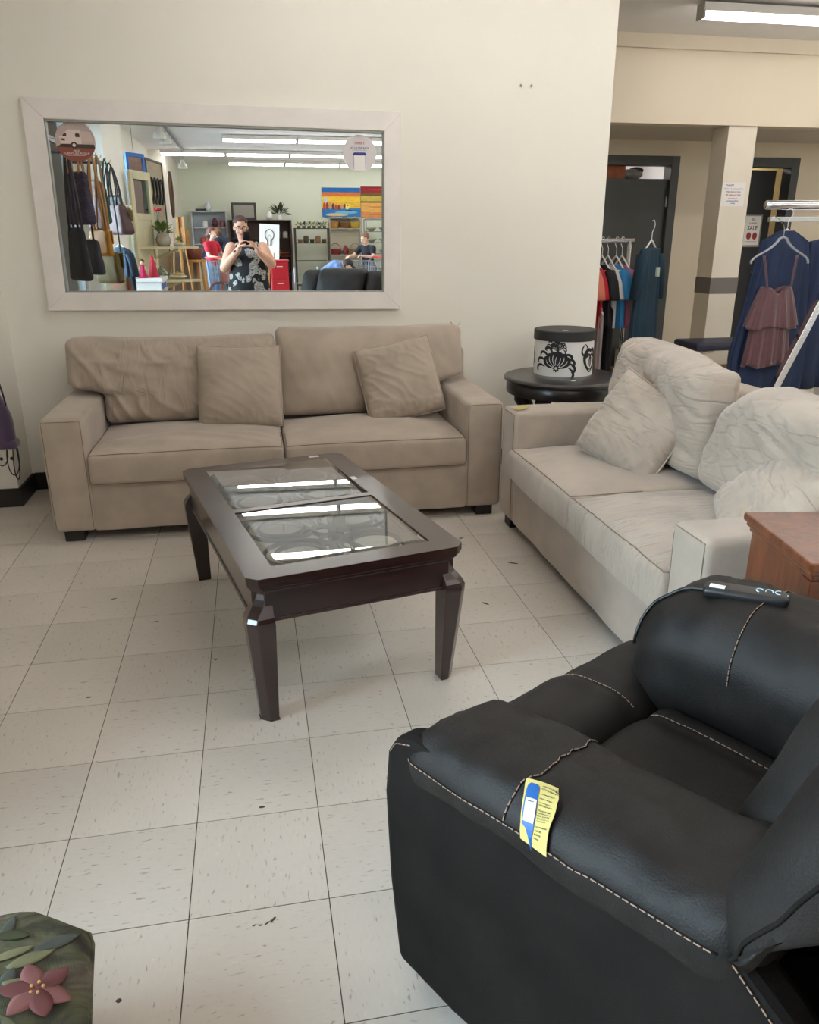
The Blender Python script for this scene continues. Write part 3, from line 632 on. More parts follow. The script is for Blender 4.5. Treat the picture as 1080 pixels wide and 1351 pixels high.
def motif(cx, cz, k=1.0):
    for i in range(9):
        a = PI*(.02+i*.12); curl(cx+.018*k*math.cos(a), cz+.018*k*math.sin(a), a, .020*k, 1 if a < PI/2 else -1, .015*k)
        curl(cx+.055*k*math.cos(a), cz+.055*k*math.sin(a), a-.5, .018*k, -1 if a < PI/2 else 1, .012*k)
    for i in range(8): a = i*PI/4; stroke([(cx+.006*k*math.cos(a), cz+.006*k*math.sin(a)), (cx+.012*k*math.cos(a), cz+.012*k*math.sin(a)), (cx+.018*k*math.cos(a), cz+.018*k*math.sin(a))], .008*k)
for c in (-.10, .36, -.56): motif(c, .048, 1.22); motif(c, .15, .6)
for c in (.115, -.33, .57):
    for sg in (-1, 1): curl(c, .02, PI/2+sg*1.0, .046, -sg, .022); curl(c, .05, PI/2+sg*.5, .026, -sg, .014); curl(c, .035, PI/2+sg*1.3, .03, -sg, .016); curl(c-.05, .178+.0*sg, PI/2+sg*2.2, .022, sg, .012)
dm.build('damask_print', M('damask_black', (24, 22, 24), .6), hb)

# ================================================================ wooden cabinet
cb = thing('wooden_cabinet', 'cherry wood cabinet with moulded top beside the loveseat arm', 'cabinet', (1.262, 1.800, 0), math.radians(-9.5))
cwid, cdep, ch = .50, .36, .70
MB().prism([(.02, -.02), (cwid-.02, -.02), (cwid-.02, -cdep+.02), (.02, -cdep+.02)], lambda a, b: (a, b, .06), lambda a, b: (a, b, ch-.05)).build('body', CHERRY, cb, bevel=.003)
for e, z0, z1 in ((0, ch-.022, ch), (.007, ch-.036, ch-.022), (.014, ch-.05, ch-.036)): MB().box(e, cwid-e, -cdep+e, -e, z0, z1).build('moulded_top' if e == 0 else 'top_moulding', CHERRY, cb, bevel=.005)
box('corner_post', CHERRY, cb, .012, .05, -cdep+.012, -cdep+.052, .0, ch-.05, bevel=.003); box('corner_post', CHERRY, cb, cwid-.05, cwid-.012, -cdep+.012, -cdep+.052, 0, ch-.05, bevel=.003)
box('groove', M('groove_dark', (60, 28, 14), .6), cb, .0195, .0205, -cdep+.058, -cdep+.062, .06, ch-.05)
d = box('cabinet_door', CHERRY, cb, .06, cwid-.06, -cdep+.004, -cdep+.02, .09, ch-.08, bevel=.004); MB().ball((cwid-.10, -cdep-.012, .40), .014, 10, 7).build('knob', M('brass', (150, 120, 60), .3, 1), d, smooth=True)
box('plinth', CHERRY, cb, .01, cwid-.01, -cdep+.01, -.01, 0, .07, bevel=.004)
box('price_slip', YPAPER, cb, .17, .23, -.24, -.19, ch, ch+.001)

# ================================================================ black recliner
RC = (.23, 1.14, 0); RA = math.radians(28.7)
rc = thing('recliner', 'black leather recliner with tan stitching in the foreground', 'armchair', RC, RA)
def dash(path, parent, r=.0010, step=.009, gap=.0035, mat=None):
    mb = MB(); P = [Vector(p) for p in path]; L = [0]
    for a, b in zip(P, P[1:]): L.append(L[-1]+(b-a).length)
    def at(t):
        for i in range(len(P)-1):
            if t <= L[i+1] or i == len(P)-2: return P[i].lerp(P[i+1], (t-L[i])/max(1e-9, L[i+1]-L[i]))
    t = 0
    while t+step < L[-1]: mb.tube([at(t), at(t+step)], r, 5); t += step+gap
    return mb.build('stitching', mat or THREAD, parent)
def seam(mb, pts, parent, off=.0030, both=False):
    t = bvh(mb); path = [snap(p, t, off*.8) for p in densify(pts, .006)]; dash(path, parent)
    groove = [snap(p, t, .0) for p in densify(pts, .012)]
    MB().tube(groove, .0022, 6).build('seam_welt', LEATHD, parent, smooth=True)
def lump(p, sd, a): return a*nz(p.x*7+sd, p.y*7, p.z*7) + a*.5*nz(p.x*16, p.y*16+sd, p.z*16)
def armpad(x0, x1, top, sd, wid_out, hz=.185, rr=.088):
    cx = (x0+x1)/2; W_ = x1-x0
    def fn(p):
        u = (p.x-cx)/(W_/2); y = p.y; z = p.z
        fr = sstep(-.16, .05, y)
        z -= (fr*.012 + .034 - .048*(.02-y)/.6) if wid_out < 0 else fr*.04
        z += .012*(1-u*u)*sstep(.56, .66, p.z) - .010*ridge(y*4.4+1.35, .3, 0)*sstep(.58, .66, p.z)
        x = p.x + (-.012 if wid_out < 0 else .012)*math.sin((y+.6)*5)*.5
        k = .004*ridge(y*18+u*3+sd, u*2+sd)*sstep(.5, .62, z)
        n = lump(p, sd, .007); return Vector((x+n*.6, y+n*.4, z+n+k))
    return MB().rbox(W_, .64, hz, rr, .014, fn, (cx, -.296, top-hz/2), 6)
na = armpad(-.020, .225, .630, 1.0, -1, .112, .052); nao = na.build('armrest', LEATHER, rc, smooth=True)
fa = armpad(.600, .925, .685, 5.0, 1, .30, .115); fao = fa.build('armrest', LEATHER, rc, smooth=True)
box('inner_arm', LEATHER, rc, .03, .205, -.56, .0, .30, .57, bevel=.02)
seam(na, [(.0, .05, .540), (-.035, .02, .545), (-.045, -.10, .557), (-.045, -.25, .575), (-.045, -.40, .588), (-.04, -.58, .604)], nao)
seam(na, [(-.04, -.235, .58), (.03, -.235, .68), (.12, -.235, .69), (.22, -.235, .63)], nao)
seam(fa, [(.59, -.24, .56), (.62, -.235, .64), (.70, -.23, .71), (.80, -.23, .72), (.93, -.23, .62)], fao)
# outer side panels
pan = [(.0, .585), (.045, .565), (.069, .526), (.079, .43), (.067, .24), (.04, .055), (-.12, .055), (-.30, .08), (-.75, .08), (-.80, .20), (-.79, .38), (-.72, .50), (-.662, .561), (-.592, .607), (-.54, .61), (-.3, .60)]
def panel(x0, x1):
    mb = MB(); n = len(pan); 
    for a, b in ((x0, x1),): mb.prism(pan, lambda y, z: (a, y, z), lambda y, z: (b, y, z))
    return mb.build('side_panel', LEATHD, rc, bevel=.016)
sp = panel(-.012, .05); panel(.87, .912)
dash([(-.013, y, z-.004) for y, z in ((-.592, .600), (-.655, .552), (-.712, .492), (-.78, .38))], sp, r=.0012)
dash([(-.0125, y, z) for y, z in ((.0, .572), (.04, .555), (.06, .522))], sp)
box('base_frame', M('recliner_base', (20, 19, 19), .8), rc, .03, .88, -.70, .02, .03, .30)
# seat and footrest
def seatf(p):
    u = (p.x-.42)/.22; n = lump(p, 3, .006)
    return Vector((p.x, p.y+n*.5, p.z+.012*(1-u*u) + n*.7 - .010*math.exp(-((p.x-.545)/.018)**2)*sstep(.40, .44, p.z)))
sm = MB().rbox(.44, .42, .22, .06, .016, seatf, (.42, -.300, .345), 5); seat = sm.build('seat', LEATHER, rc, smooth=True)
seam(sm, [(.55, -.085, .47), (.55, -.2, .49), (.55, -.45, .48)], seat)
def footf(p):
    n = lump(p, 8, .006); return Vector((p.x, p.y+n*.5-.03*sstep(.30, .1, p.z), p.z+n*.7-.012*sstep(.02, .12, p.y) - .008*math.exp(-((p.x-.545)/.018)**2)*sstep(.36, .42, p.z)))
fm = MB().rbox(.66, .235, .41, .075, .016, footf, (.52, .028, .268), 6); foot = fm.build('footrest', LEATHER, rc, smooth=True)
seam(fm, [(.547, -.09, .47), (.547, 0, .47), (.547, .10, .44), (.547, .14, .38)], foot)
# backrest with side bolsters
def backf(x0, x1, thick, zb, ln, sd, yf, taper=0):
    cx = (x0+x1)/2
    def fn(p):
        u = (p.x-cx)/((x1-x0)/2); v = (p.z+ln/2)/ln; n = lump(p, sd, .007)
        y = p.y; b = (1-u*u)*(1-(2*v-1)**4)
        if y > 0: y += .035*b
        if taper and y < 0: y = lerp(thick*.30, y, sstep(0, .45, v)) if y < thick*.3 else y
        z = zb+p.z+ln/2; yy = yf - thick/2 + y - (z-.55)*.36 - .10*sstep(.75, 1.05, z)*(z-.75)
        return Vector((p.x + n*.5, yy+n, z+n*.3))
    return MB().rbox(x1-x0, thick, ln, min(.06, thick*.45), .016, fn, (cx, 0, 0), 5)
bw_ = backf(-.022, .215, .15, .572, .47, 1, -.535, 1); wg = bw_.build('back_bolster', LEATHER, rc, smooth=True)
backf(.70, .925, .15, .572, .47, 2, -.535, 1).build('back_bolster', LEATHER, rc, smooth=True)
backf(.19, .72, .20, .42, .64, 3, -.455).build('backrest', LEATHER, rc, smooth=True)
t = bvh(bw_); MB().tube([snap(p, t, 0) for p in densify([(-.03, -.56, .58), (-.035, -.63, .70), (-.035, -.70, .85), (-.035, -.76, .98)], .02)], .003, 6).build('seam_welt', LEATHD, wg, smooth=True)
MB().prism([(-.66, .30), (-.80, .30), (-.99, .98), (-.86, 1.0)], lambda y, z: (.02, y, z), lambda y, z: (.89, y, z)).build('back_shell', LEATHD, rc, bevel=.02)
# remote on the far arm
rm = thing('recliner_remote', 'black massage remote with white markings lying on the far recliner arm', 'remote', (.965, 1.330, .700), RA-1.22-PI/2+PI/2)
MB().rbox(.165, .052, .024, .010, .012, lambda p: Vector((p.x, p.y*(1-.25*(p.x/.09)**2*(p.x > 0)), p.z+.004*(p.x/.08))), (0, 0, 0), 4).build('case', BLACKP, rm, smooth=True)
mk = M('marking_pale', (190, 215, 225), .5)
for k, (a0, a1) in enumerate(((.4, 4.6), (-.3, 3.6), (1.2, 5.2))):
    MB().tube([(.025+k*.018+.007*math.cos(a0+(a1-a0)*i/10), .002+.009*math.sin(a0+(a1-a0)*i/10), .0145+.0012*k) for i in range(11)], .0011, 5).build('marking', mk, rm)
MB().ball((.078, -.004, .0170), .0015, 6, 4).build('marking', mk, rm)
box('price_sticker', PAPER, rm, -.07, -.040, -.018, -.004, .0085, .0118)
cord = thing('remote_cord', 'thin black cord of the remote looping over the recliner arm', 'cord', (.80, 1.42, .70))
tfa = bvh(fa); Mr = Matrix.Translation(RC) @ Matrix.Rotation(RA, 4, 'Z')
pc = [Mr @ snap(p, tfa, .004) for p in densify([(.715, -.125, .72), (.70, -.06, .72), (.68, .01, .70), (.655, .05, .66), (.63, .06, .60), (.615, .055, .54)], .015)]
MB().tube(pc, .0042, 6).build('cable', BLACKP, cord, smooth=True, world=True)
# yellow law label with a blue price sticker, draped over the near arm
lt = thing('law_label', 'yellow paper label with a blue price sticker on the near recliner arm', 'price tag', RC, RA)
tna = bvh(na)
def onarm(u, v, off=.0040):
    q = (Vector((.016, -.266, .670)), Vector((-.02, -.278, .662)), Vector((-.052, -.290, .632)), Vector((-.052, -.300, .574))); t = min(1.06, v)
    c = q[0]*(1-t)**3+q[1]*3*t*(1-t)**2+q[2]*3*t*t*(1-t)+q[3]*t**3
    return sum((snap(c + Vector((.028, -.050, 0))*(u-.5+du) + Vector((0, 0, dz)), tna, off) for du in (-.3, 0, .3) for dz in (-.008, 0, .008)), Vector())/9 + Vector((-.0015, 0, .002))
MB().grid(7, 16, lambda u, v: onarm(u, v)).build('paper', YPAPER, lt, mods=[('SOLIDIFY', dict(thickness=.0007))])
def onpoly(pts, off): 
    mb = MB(); n = len(pts)
    cx = sum(p[0] for p in pts)/n; cy = sum(p[1] for p in pts)/n
    mb.add([onarm(cx, cy, off)]+[onarm(u, v, off) for u, v in pts], [(0, i+1, (i+1) % n+1) for i in range(n)]); return mb
def onstrip(rows, off): 
    V = []; 
    for v, a, b in rows: V += [onarm(a, v, off), onarm((a+b)/2, v, off), onarm(b, v, off)]
    return MB().add(V, [f for i in range(len(rows)-1) for f in ((3*i, 3*i+1, 3*i+4, 3*i+3), (3*i+1, 3*i+2, 3*i+5, 3*i+4))])
onstrip([(.10, .18, .40), (.13, .11, .47), (.20, .08, .48), (.35, .07, .49), (.5, .06, .50), (.65, .05, .50), (.75, .06, .50), (.80, .22, .50), (.9, .33, .46), (.97, .38, .45), (1.04, .42, .44)], .0060).build('blue_sticker', M('sticker_blue', (10, 82, 150), .5), lt)
onstrip([(.33, .12, .48), (.42, .12, .48), (.52, .12, .48), (.62, .11, .48), (.69, .11, .48)], .0072).build('barcode_slip', M('slip_grey', (196, 196, 204), .8), lt)
def ontext(body, u, v, su, sv, off=.0056):
    o = text('printed_line', body, 1.0, INK, lt, (0, 0, 0), (0, 0, 0), align='LEFT', bold=.03)
    xs = [q.co.x for q in o.data.vertices]; wdt = max(xs)-min(xs) if xs else 1; x0 = min(xs)
    for q in o.data.vertices: a = (q.co.x-x0)/wdt*su; b = q.co.y*sv; q.co = onarm(u+a, v-b, off)
for body, v, su in (('UNDER PENALTY OF LAW', .09, .44), ('NOT TO BE REMOVED', .13, .44), ('ALL NEW MATERIAL', .20, .36), ('REG. NO.', .28, .34), ('CONTENTS', .345, .30), ('POLYURETHANE', .385, .36), ('POLYESTER FIBER', .46, .36), ('CERTIFICATION IS', .50, .38), ('MADE THAT THE', .54, .36), ('MATERIALS IN THIS', .58, .38), ('ARTICLE ARE NEW', .62, .30), ('DATE OF DELIVERY', .72, .40), ('MADE BY', .78, .24), ('IN CHINA', .83, .24), ('REG', .88, .16)):
    ontext(body, .54, v, su, .026)
ontext('$ 99.99', .2, .38, .2, .03, .0080)

# ================================================================ floral pouf at the lower left
fc = thing('tapestry_cushion', 'floral tapestry floor cushion at the lower left corner', 'cushion', (-.585, .95, 0), .15)
m, N, L, b = node_mat('tapestry'); tc = N.new('ShaderNodeTexCoord'); n1 = N.new('ShaderNodeTexNoise'); n1.inputs['Scale'].default_value = 9; n1.inputs['Detail'].default_value = 5; n1.inputs['Distortion'].default_value = 1.5
L.new(tc.outputs['Object'], n1.inputs['Vector']); r = N.new('ShaderNodeValToRGB'); L.new(n1.outputs['Fac'], r.inputs[0]); e = r.color_ramp.elements
e[0].position = .25; e[0].color = (*lin((40, 36, 32)), 1); e[1].position = .80; e[1].color = (*lin((140, 112, 82)), 1)
for p, c in ((.40, (66, 66, 50)), (.50, (92, 92, 68)), (.58, (80, 72, 66)), (.66, (122, 118, 88))): x = e.new(p); x.color = (*lin(c), 1)
wv = N.new('ShaderNodeTexWave'); wv.inputs['Scale'].default_value = 160; bp = N.new('ShaderNodeBump'); bp.inputs['Strength'].default_value = .3; bp.inputs['Distance'].default_value = .002
L.new(tc.outputs['Object'], wv.inputs['Vector']); L.new(wv.outputs['Fac'], bp.inputs['Height']); L.new(bp.outputs[0], b.inputs['Normal']); L.new(r.outputs[0], b.inputs['Base Color']); b.inputs['Roughness'].default_value = .9; TAP = m
def poufz(x, y):
    return .232+.055*max(0, 1-(x/.30)**2)*max(0, 1-(y/.32)**2)
OUT = [(-.29, .27), (-.24, .295), (.14, .285), (.165, .278), (.262, .195), (.268, .17), (.262, -.22), (.22, -.28), (-.24, -.28), (-.29, -.22)]
def loop(sc, z, dz=0): return [(x*sc, y*sc, z) for x, y in OUT]
V = []; F = []; n = len(OUT)
for sc, z in ((.80, 0), (.86, .02), (.93, .09), (.985, .17), (1.0, .215), (1.0, .222)): V += loop(sc, z)
for sc in (.96, .8, .6, .4, .2): V += [(x*sc, y*sc, poufz(x*sc, y*sc)) for x, y in OUT]
k = len(V)//n
for i in range(k-1):
    for j in range(n): F.append((i*n+j, i*n+(j+1) % n, (i+1)*n+(j+1) % n, (i+1)*n+j))
F.append(tuple(range((k-1)*n, k*n))); F.append(tuple(range(n-1, -1, -1)))
MB().add(V, F).build('cover', TAP, fc, smooth=True, mods=[('SUBSURF', dict(levels=2, render_levels=2))])
MB().tube([(x*.99, y*.99, .219) for x, y in OUT], .004, 6, closed=True).build('piping', TAP, fc, smooth=True)
def leafprint(name, cx, cy, ang, ln, wd, mat, lift=.004):
    def fn(u, v):
        t = u; w_ = wd*math.sin(PI*min(.999, .04+t*.96))**.8*(v-.5); x = cx+math.cos(ang)*ln*t-math.sin(ang)*w_; y = cy+math.sin(ang)*ln*t+math.cos(ang)*w_
        return (x, y, poufz(x, y)+lift-.002*abs(v-.5))
    MB().grid(10, 5, fn).build(name, mat, fc, smooth=True, mods=[('SOLIDIFY', dict(thickness=.0005))])
PINK = M('petal_pink', (104, 60, 60), .9, var=.25, vs=14); PINK2 = M('petal_pale', (128, 84, 82), .9, var=.2, vs=14)
LG = [M('tapestry_leaf_%s' % q, c, .9, var=.25, vs=18) for q, c in (('sage', (92, 96, 72)), ('olive', (62, 66, 42)), ('pale', (122, 122, 90)), ('slate', (74, 78, 72)))]
for i in range(34):
    a = rnd.uniform(0, 6.28); leafprint('printed_leaf', (lambda q: q*.20)(rnd.random()), rnd.uniform(-.04, .20), a, rnd.uniform(.05, .075), rnd.uniform(.016, .03), LG[i % 4], .0012+.00008*i)
for i, a in enumerate((-.5, .7, 1.9, 3.0, 4.0, 5.0)): leafprint('printed_petal', .19, .06, a, .058, .034, PINK if i % 2 else PINK2, .0045+.0002*i)
for i in range(5): a = i*1.25; MB().ball((.19+.010*math.cos(a), .06+.010*math.sin(a), poufz(.19, .06)+.0065), .003, 6, 4).build('printed_stamen', M('stamen_yellow', (206, 160, 96), .9), fc)

# ================================================================ purple drawstring bag on the pier
pk = thing('wall_hook', 'black coat hook on the wall pier at the left edge', 'hook', (-1.385, 4.447, 1.12))
box('hook_plate', BLACKP, pk, -.03, .03, -.008, 0, -.05, .05, bevel=.003)
MB().tube(bez((0, -.008, 0), (0, -.10, -.02), (0, -.17, -.02), (0, -.20, .04), 10), .009, 8).build('hook_arm', BLACKP, pk, smooth=True); MB().ball((.028, -.20, .055), (.05, .02, .03), 10, 7).build('hook_knob', BLACKP, pk, smooth=True)
PURP = M('purple_velvet', (74, 56, 84), .85, var=.3, vs=9, sheen=.5)
pb = thing('purple_bag', 'purple drawstring bag with dangling black cords at the left edge', 'bag', (-1.365, 4.235, .38))
def pbf(p):
    t = (p.z)/.36; f = 1-.42*sstep(.35, 1, t); g = .012*ridge(p.x*22, p.z*4, 2)*sstep(.3, 1, t)
    return Vector((p.x*f, p.y*f-g*(1 if p.y < 0 else -1), p.z))
MB().rbox(.29, .09, .36, .04, .012, pbf, (0, 0, .18)).build('pouch', PURP, pb, smooth=True)
MB().rbox(.31, .10, .05, .022, .015, lambda p: p, (0, 0, .02)).build('base_cuff', PURP, pb, smooth=True)
MB().tube(bez((-.07, 0, .33), (-.06, -.01, .55), (-.02, -.01, .70), (-.015, 0, .745), 10)+bez((-.015, 0, .745), (.03, -.01, .70), (.11, -.01, .45), (.135, -.03, .22), 10)[1:], .008, 6, flat=.5).build('strap', BLACKP, pb, smooth=True)
for a, b, c in ((.05, .10, .12), (.10, .15, .19), (.13, .145, .22), (-.02, .03, .10)):
    MB().tube(bez((a, -.02, 0), (a-.03, -.03, -c), (b+.02, -.03, -c), (b, -.02, .02), 14), .003, 5).build('cord_loop', BLACKP, pb, smooth=True)
for a in (.07, .12): MB().ball((a, -.03, -.05), .009, 8, 6).build('cord_bead', BLACKP, pb, smooth=True)

# ================================================================ back area: notices, storage, rails, bench
nt = thing('pillar_notice', 'white printed notice taped to the cream pillar', 'sign', (4.352, YF+.018, 1.74))
box('paper', PAPER, nt, -.125, .105, -.002, 0, -.10, .10)
for body, sz, dz, mt, dx in (('THRIFT', .026, .072, BLUI, -.055), ('Thank you for shopping with us', .0145, .045, BLUI, -.01), ('Please check your items', .0145, .022, BLUI, -.01), ('All sales are final', .022, -.005, REDI, -.01), ('No returns or', .015, -.035, BLUI, -.01), ('exchanges without', .015, -.055, BLUI, -.01), ('a receipt', .015, -.075, BLUI, -.01)):
    text('lettering', body, sz, mt, nt, (dx, -.0028, dz), bold=.0004)
leaf = [o for o in bpy.data.objects if o.name.startswith('door_leaf')][1]
po = thing('sale_poster', 'framed SALE poster with red fruit on the open black door', 'poster', (5.46, 8.384, 1.435), math.radians(7))
box('frame', M('poster_frame', (150, 148, 140), .4), po, -.12, .12, -.014, -.002, -.17, .17); box('sheet', PAPER, po, -.10, .10, -.016, -.013, -.15, .15)
text('lettering', 'BIG', .035, INK, po, (.0, -.0165, .115)); text('lettering', 'SUMMER', .026, INK, po, (0, -.0165, .075)); text('lettering', 'SALE', .062, INK, po, (0, -.0165, .025), bold=.001)
for x in (-.038, .042): MB().ball((x, -.016, -.055), (.032, .002, .038), 12, 8).build('printed_fruit', M('poster_red', (160, 52, 50), .6), po, smooth=True)
box('rule_line', INK, po, -.07, .07, -.0168, -.016, -.115, -.112)
# items on the ledge above the short door
bx = thing('orange_carton', 'small orange carton on the ledge above the short grey door', 'box', (3.80, 8.42, 1.94)); box('carton', M('orange_card', (176, 104, 72), .7, var=.2, vs=20), bx, -.11, .09, -.1, .1, 0, .13); box('tape', M('tape', (200, 170, 120), .5), bx, -.111, .091, -.02, .02, .128, .1315)
bx = thing('plastic_sack', 'translucent plastic sack beside the orange carton', 'bag', (3.98, 8.38, 1.94)); MB().ball((0, 0, .05), (.13, .09, .055), 16, 10).build('sack', M('sack_plastic', (150, 146, 146), .35, var=.3, vs=20), bx, smooth=True); MB().ball((.07, .03, .09), (.08, .07, .035), 12, 8).build('dark_item', M('dark_cloth', (60, 44, 40), .8), bx, smooth=True)
# cartons on the floor before the door
for nm, lb, p, s_, c in (('white_carton', 'white printed carton on the floor before the short grey door', (4.02, 8.02, 0), (.30, .26, .22), (190, 184, 174)), ('brown_carton', 'brown cardboard carton on the floor before the short grey door', (4.26, 7.86, 0), (.30, .34, .26), (104, 72, 46)), ('tan_tray', 'flat tan cardboard tray on the floor beside the cartons', (3.86, 7.66, 0), (.50, .30, .10), (132, 100, 70))):
    o = thing(nm, lb, 'box', p, .2); mt = M(nm+'_card', c, .8, var=.12, vs=6)
    if nm == 'tan_tray':
        f = MB(); x, y, z = s_; f.box(-x/2, x/2, -y/2, y/2, 0, .01); f.box(-x/2, x/2, -y/2, -y/2+.01, .01, z); f.box(-x/2, x/2, y/2-.01, y/2, .01, z); f.box(-x/2, -x/2+.01, -y/2+.01, y/2-.01, .01, z); f.box(x/2-.01, x/2, -y/2+.01, y/2-.01, .01, z); f.build('tray', mt, o)
    else:
        box('carton', mt, o, -s_[0]/2, s_[0]/2, -s_[1]/2, s_[1]/2, 0, s_[2], bevel=.004); box('flap_tape', M('tape', (200, 170, 120), .5), o, -s_[0]/2-.001, s_[0]/2+.001, -.025, .025, s_[2]-.06, s_[2]+.001)
        if nm == 'white_carton':
            for q in (-.08, .0, .07): box('printed_mark', INK, o, q, q+.03, -s_[1]/2-.001, -s_[1]/2, .08, .13)
# bench
bn = thing('bench', 'navy padded bench with cream tube legs behind the loveseat', 'bench', (4.22, 6.50, 0))
MB().rbox(.98, .40, .065, .025, .05, None, (0, 0, .478)).build('seat_pad', M('navy_vinyl', (34, 38, 66), .45), bn, smooth=True)
CRM = M('cream_tube', (206, 196, 168), .45)
for y in (-.15, .15):
    for s in (-1, 1): MB().tube([(s*.30, y, .44), (s*.42, y, .42), (s*.45, y, .35), (s*.46, y, .012)], .016, 8).build('leg', CRM, bn, smooth=True)
MB().bar((-.44, 0, .26), (.44, 0, .26), .30, .02).build('lower_shelf', M('tan_board', (176, 150, 110), .6), bn)
# kids' clothes rail behind the free wall edge
kr = thing('clothes_rail', 'chrome clothes rail half hidden by the free wall edge', 'clothes rack', (2.28, 5.42, 0), PI/2)
MB().tube([(0, -.36, 1.36), (0, .55, 1.36)], .014, 10).build('rail', CHROME, kr, smooth=True)
for y in (-.33, .52):
    MB().tube([(0, y, 1.36), (0, y, .04)], .014, 10).build('post', CHROME, kr, smooth=True); MB().tube([(-.25, y, .03), (.21, y, .03)], .016, 8).build('foot_bar', CHROME, kr, smooth=True)
def garment(name, label, loc, rz, prof, thick, mat, sleeve=None, cat='clothing', group=None, pleat=0, hem=None, n=40, seed=0, hanger=None, hz=0):
    """prof: list of (z, halfwidth) from the top down; a closed flattened tube of cloth"""
    o = thing(name, label, cat, loc, rz, group); m_ = len(prof)
    def fn(u, v):
        q = v*(m_-1); i = min(m_-2, int(q)); f = q-i; z = lerp(prof[i][0], prof[i+1][0], f); hwid = lerp(prof[i][1], prof[i+1][1], f); a = 2*PI*u
        dep = thick*(.35+.65*min(1, v*2.5)); x = hwid*math.copysign(abs(math.cos(a))**.7, math.cos(a)); y = dep*math.sin(a)
        fold = pleat*(.25+v)*math.sin(a*9+seed+2*nz(v*2+seed, a)) + pleat*.6*(.2+v)*math.sin(a*17+seed*2); x += math.cos(a)*fold*.5; y += math.sin(a)*fold
        if hem: z += hem*math.sin(a*5+seed)*v
        return (x, y, z)
    mb = MB().grid(n*2+1, 22, fn); mb.build('cloth', mat, o, smooth=True, mods=[('SOLIDIFY', dict(thickness=.003))])
    if sleeve:
        for s in (-1, 1):
            x0, z0, x1, z1, r = sleeve; MB().tube([(s*x0, 0, z0), (s*(x0+x1)/2, -.005, (z0+z1)/2+.02), (s*x1, 0, z1)], [r, r*.95, r*.85], 12, flat=.55).build('sleeve', mat, o, smooth=True)
    if hanger:
        h = MB(); h.tube(bez((-hanger, 0, -.05), (-hanger*.5, 0, 0), (-.03, 0, .03), (0, 0, .05), 8)+bez((0, 0, .05), (.03, 0, .03), (hanger*.5, 0, 0), (hanger, 0, -.05), 8)[1:], .006, 6)
        h.tube([(0, 0, .05), (0, 0, .10), (.02, 0, .125), (.028, 0, .15), (.012, 0, .175), (-.012, 0, .170)], .0025, 6); h.build('hanger', WHITEPL, o, smooth=True, loc=(0, 0, hz))
    return o
KC = [('coral', (206, 120, 100)), ('red', (176, 34, 48)), ('black', (26, 26, 30)), ('white', (206, 204, 206)), ('sky blue', (56, 140, 200)), ('pink', (196, 120, 150))]
for i, (nm, c) in enumerate(KC):
    y = 5.02+i*.055
    garment('kids_shirt', '%s child shirt on the rail behind the wall edge' % nm, (2.30+i*.052, 5.40+.02*(i % 2), 0), PI/2+.15, [(1.20, .05), (1.17, .12), (1.05, .13), (.78, .14+.01*(i % 3))], .02, M('cloth_'+nm.replace(' ', '_'), c, .85), sleeve=(.11, 1.16, .20, .98, .045), group='kids shirts on the rail', seed=i, pleat=.004, hanger=.12, hz=1.21)
garment('teal_dress', 'long dark teal dress with a brooch mark at the rail end', (2.66, 5.20, 0), PI/2-1.0, [(1.315, .05), (1.30, .12), (1.1, .125), (.85, .15), (.60, .17)], .03, M('teal_cloth', (24, 52, 68), .85, var=.15), sleeve=(.10, 1.27, .155, .98, .045), pleat=.008, hem=.02, seed=2, hanger=.11, hz=1.315)
box('brooch', M('brooch_pale', (170, 180, 170), .5), bpy.data.objects['teal_dress'], .03, .06, -.048, -.034, 1.13, 1.19)
garment('black_trousers', 'black trousers hanging low on the rail behind the wall edge', (2.45, 5.42, 0), PI/2+.1, [(.95, .10), (.9, .13), (.5, .14), (.10, .15)], .03, M('black_cloth', (20, 20, 22), .9), pleat=.006, seed=4, hanger=.12, hz=.96)
garment('grey_trousers', 'pale grey trousers hanging beside the teal dress', (2.37, 5.36, 0), PI/2+.1, [(.92, .08), (.85, .10), (.55, .10), (.30, .10)], .02, M('grey_cloth', (150, 140, 140), .9), pleat=.005, seed=6, hanger=.1, hz=.93)
# chrome rack with the blue dress and mauve top
ck = thing('chrome_rack', 'chrome garment rack behind the loveseat carrying the mauve top', 'clothes rack', (3.30, 4.86, 0))
MB().tube([(-.06, -.02, 1.575), (1.0, -.02, 1.575)], .028, 14).build('top_rail', CHROME, ck, smooth=True); MB().ball((-.06, -.02, 1.575), (.02, .028, .028), 12, 8).build('rail_cap', CHROME, ck, smooth=True)
MB().box(-.02, 1.0, -.015, .015, 1.475, 1.505).build('hang_bar', CHROME, ck, bevel=.003)
MB().bar((-.085, -.30, .30), (.34, -.30, 1.30), .045, .045).build('brace', CHROME, ck, bevel=.003)
for x in (.52, .98): MB().tube([(x, -.02, 1.575), (x, -.02, .05)], .018, 10).build('post', CHROME, ck, smooth=True)
MB().tube([(-.12, -.30, .06), (1.0, -.30, .06)], .018, 8).build('foot_bar', CHROME, ck, smooth=True); MB().tube([(-.085, -.30, .06), (-.085, -.30, .32)], .012, 8).build('short_post', CHROME, ck, smooth=True)
for x in (.52, .98): MB().tube([(x, -.32, .05), (x, .32, .05)], .018, 8).build('foot_bar', CHROME, ck, smooth=True)
DENIM = M('denim_blue', (28, 44, 76), .8, var=.18, vs=7)
garment('blue_dress', 'large denim blue dress hanging behind the mauve top', (3.38, 4.80, 0), .10, [(1.42, .05), (1.40, .09), (1.355, .17), (1.22, .20), (.95, .24), (.66, .30), (.35, .29)], .055, DENIM, pleat=.012, hem=.015, seed=1, hanger=.17, hz=1.38)
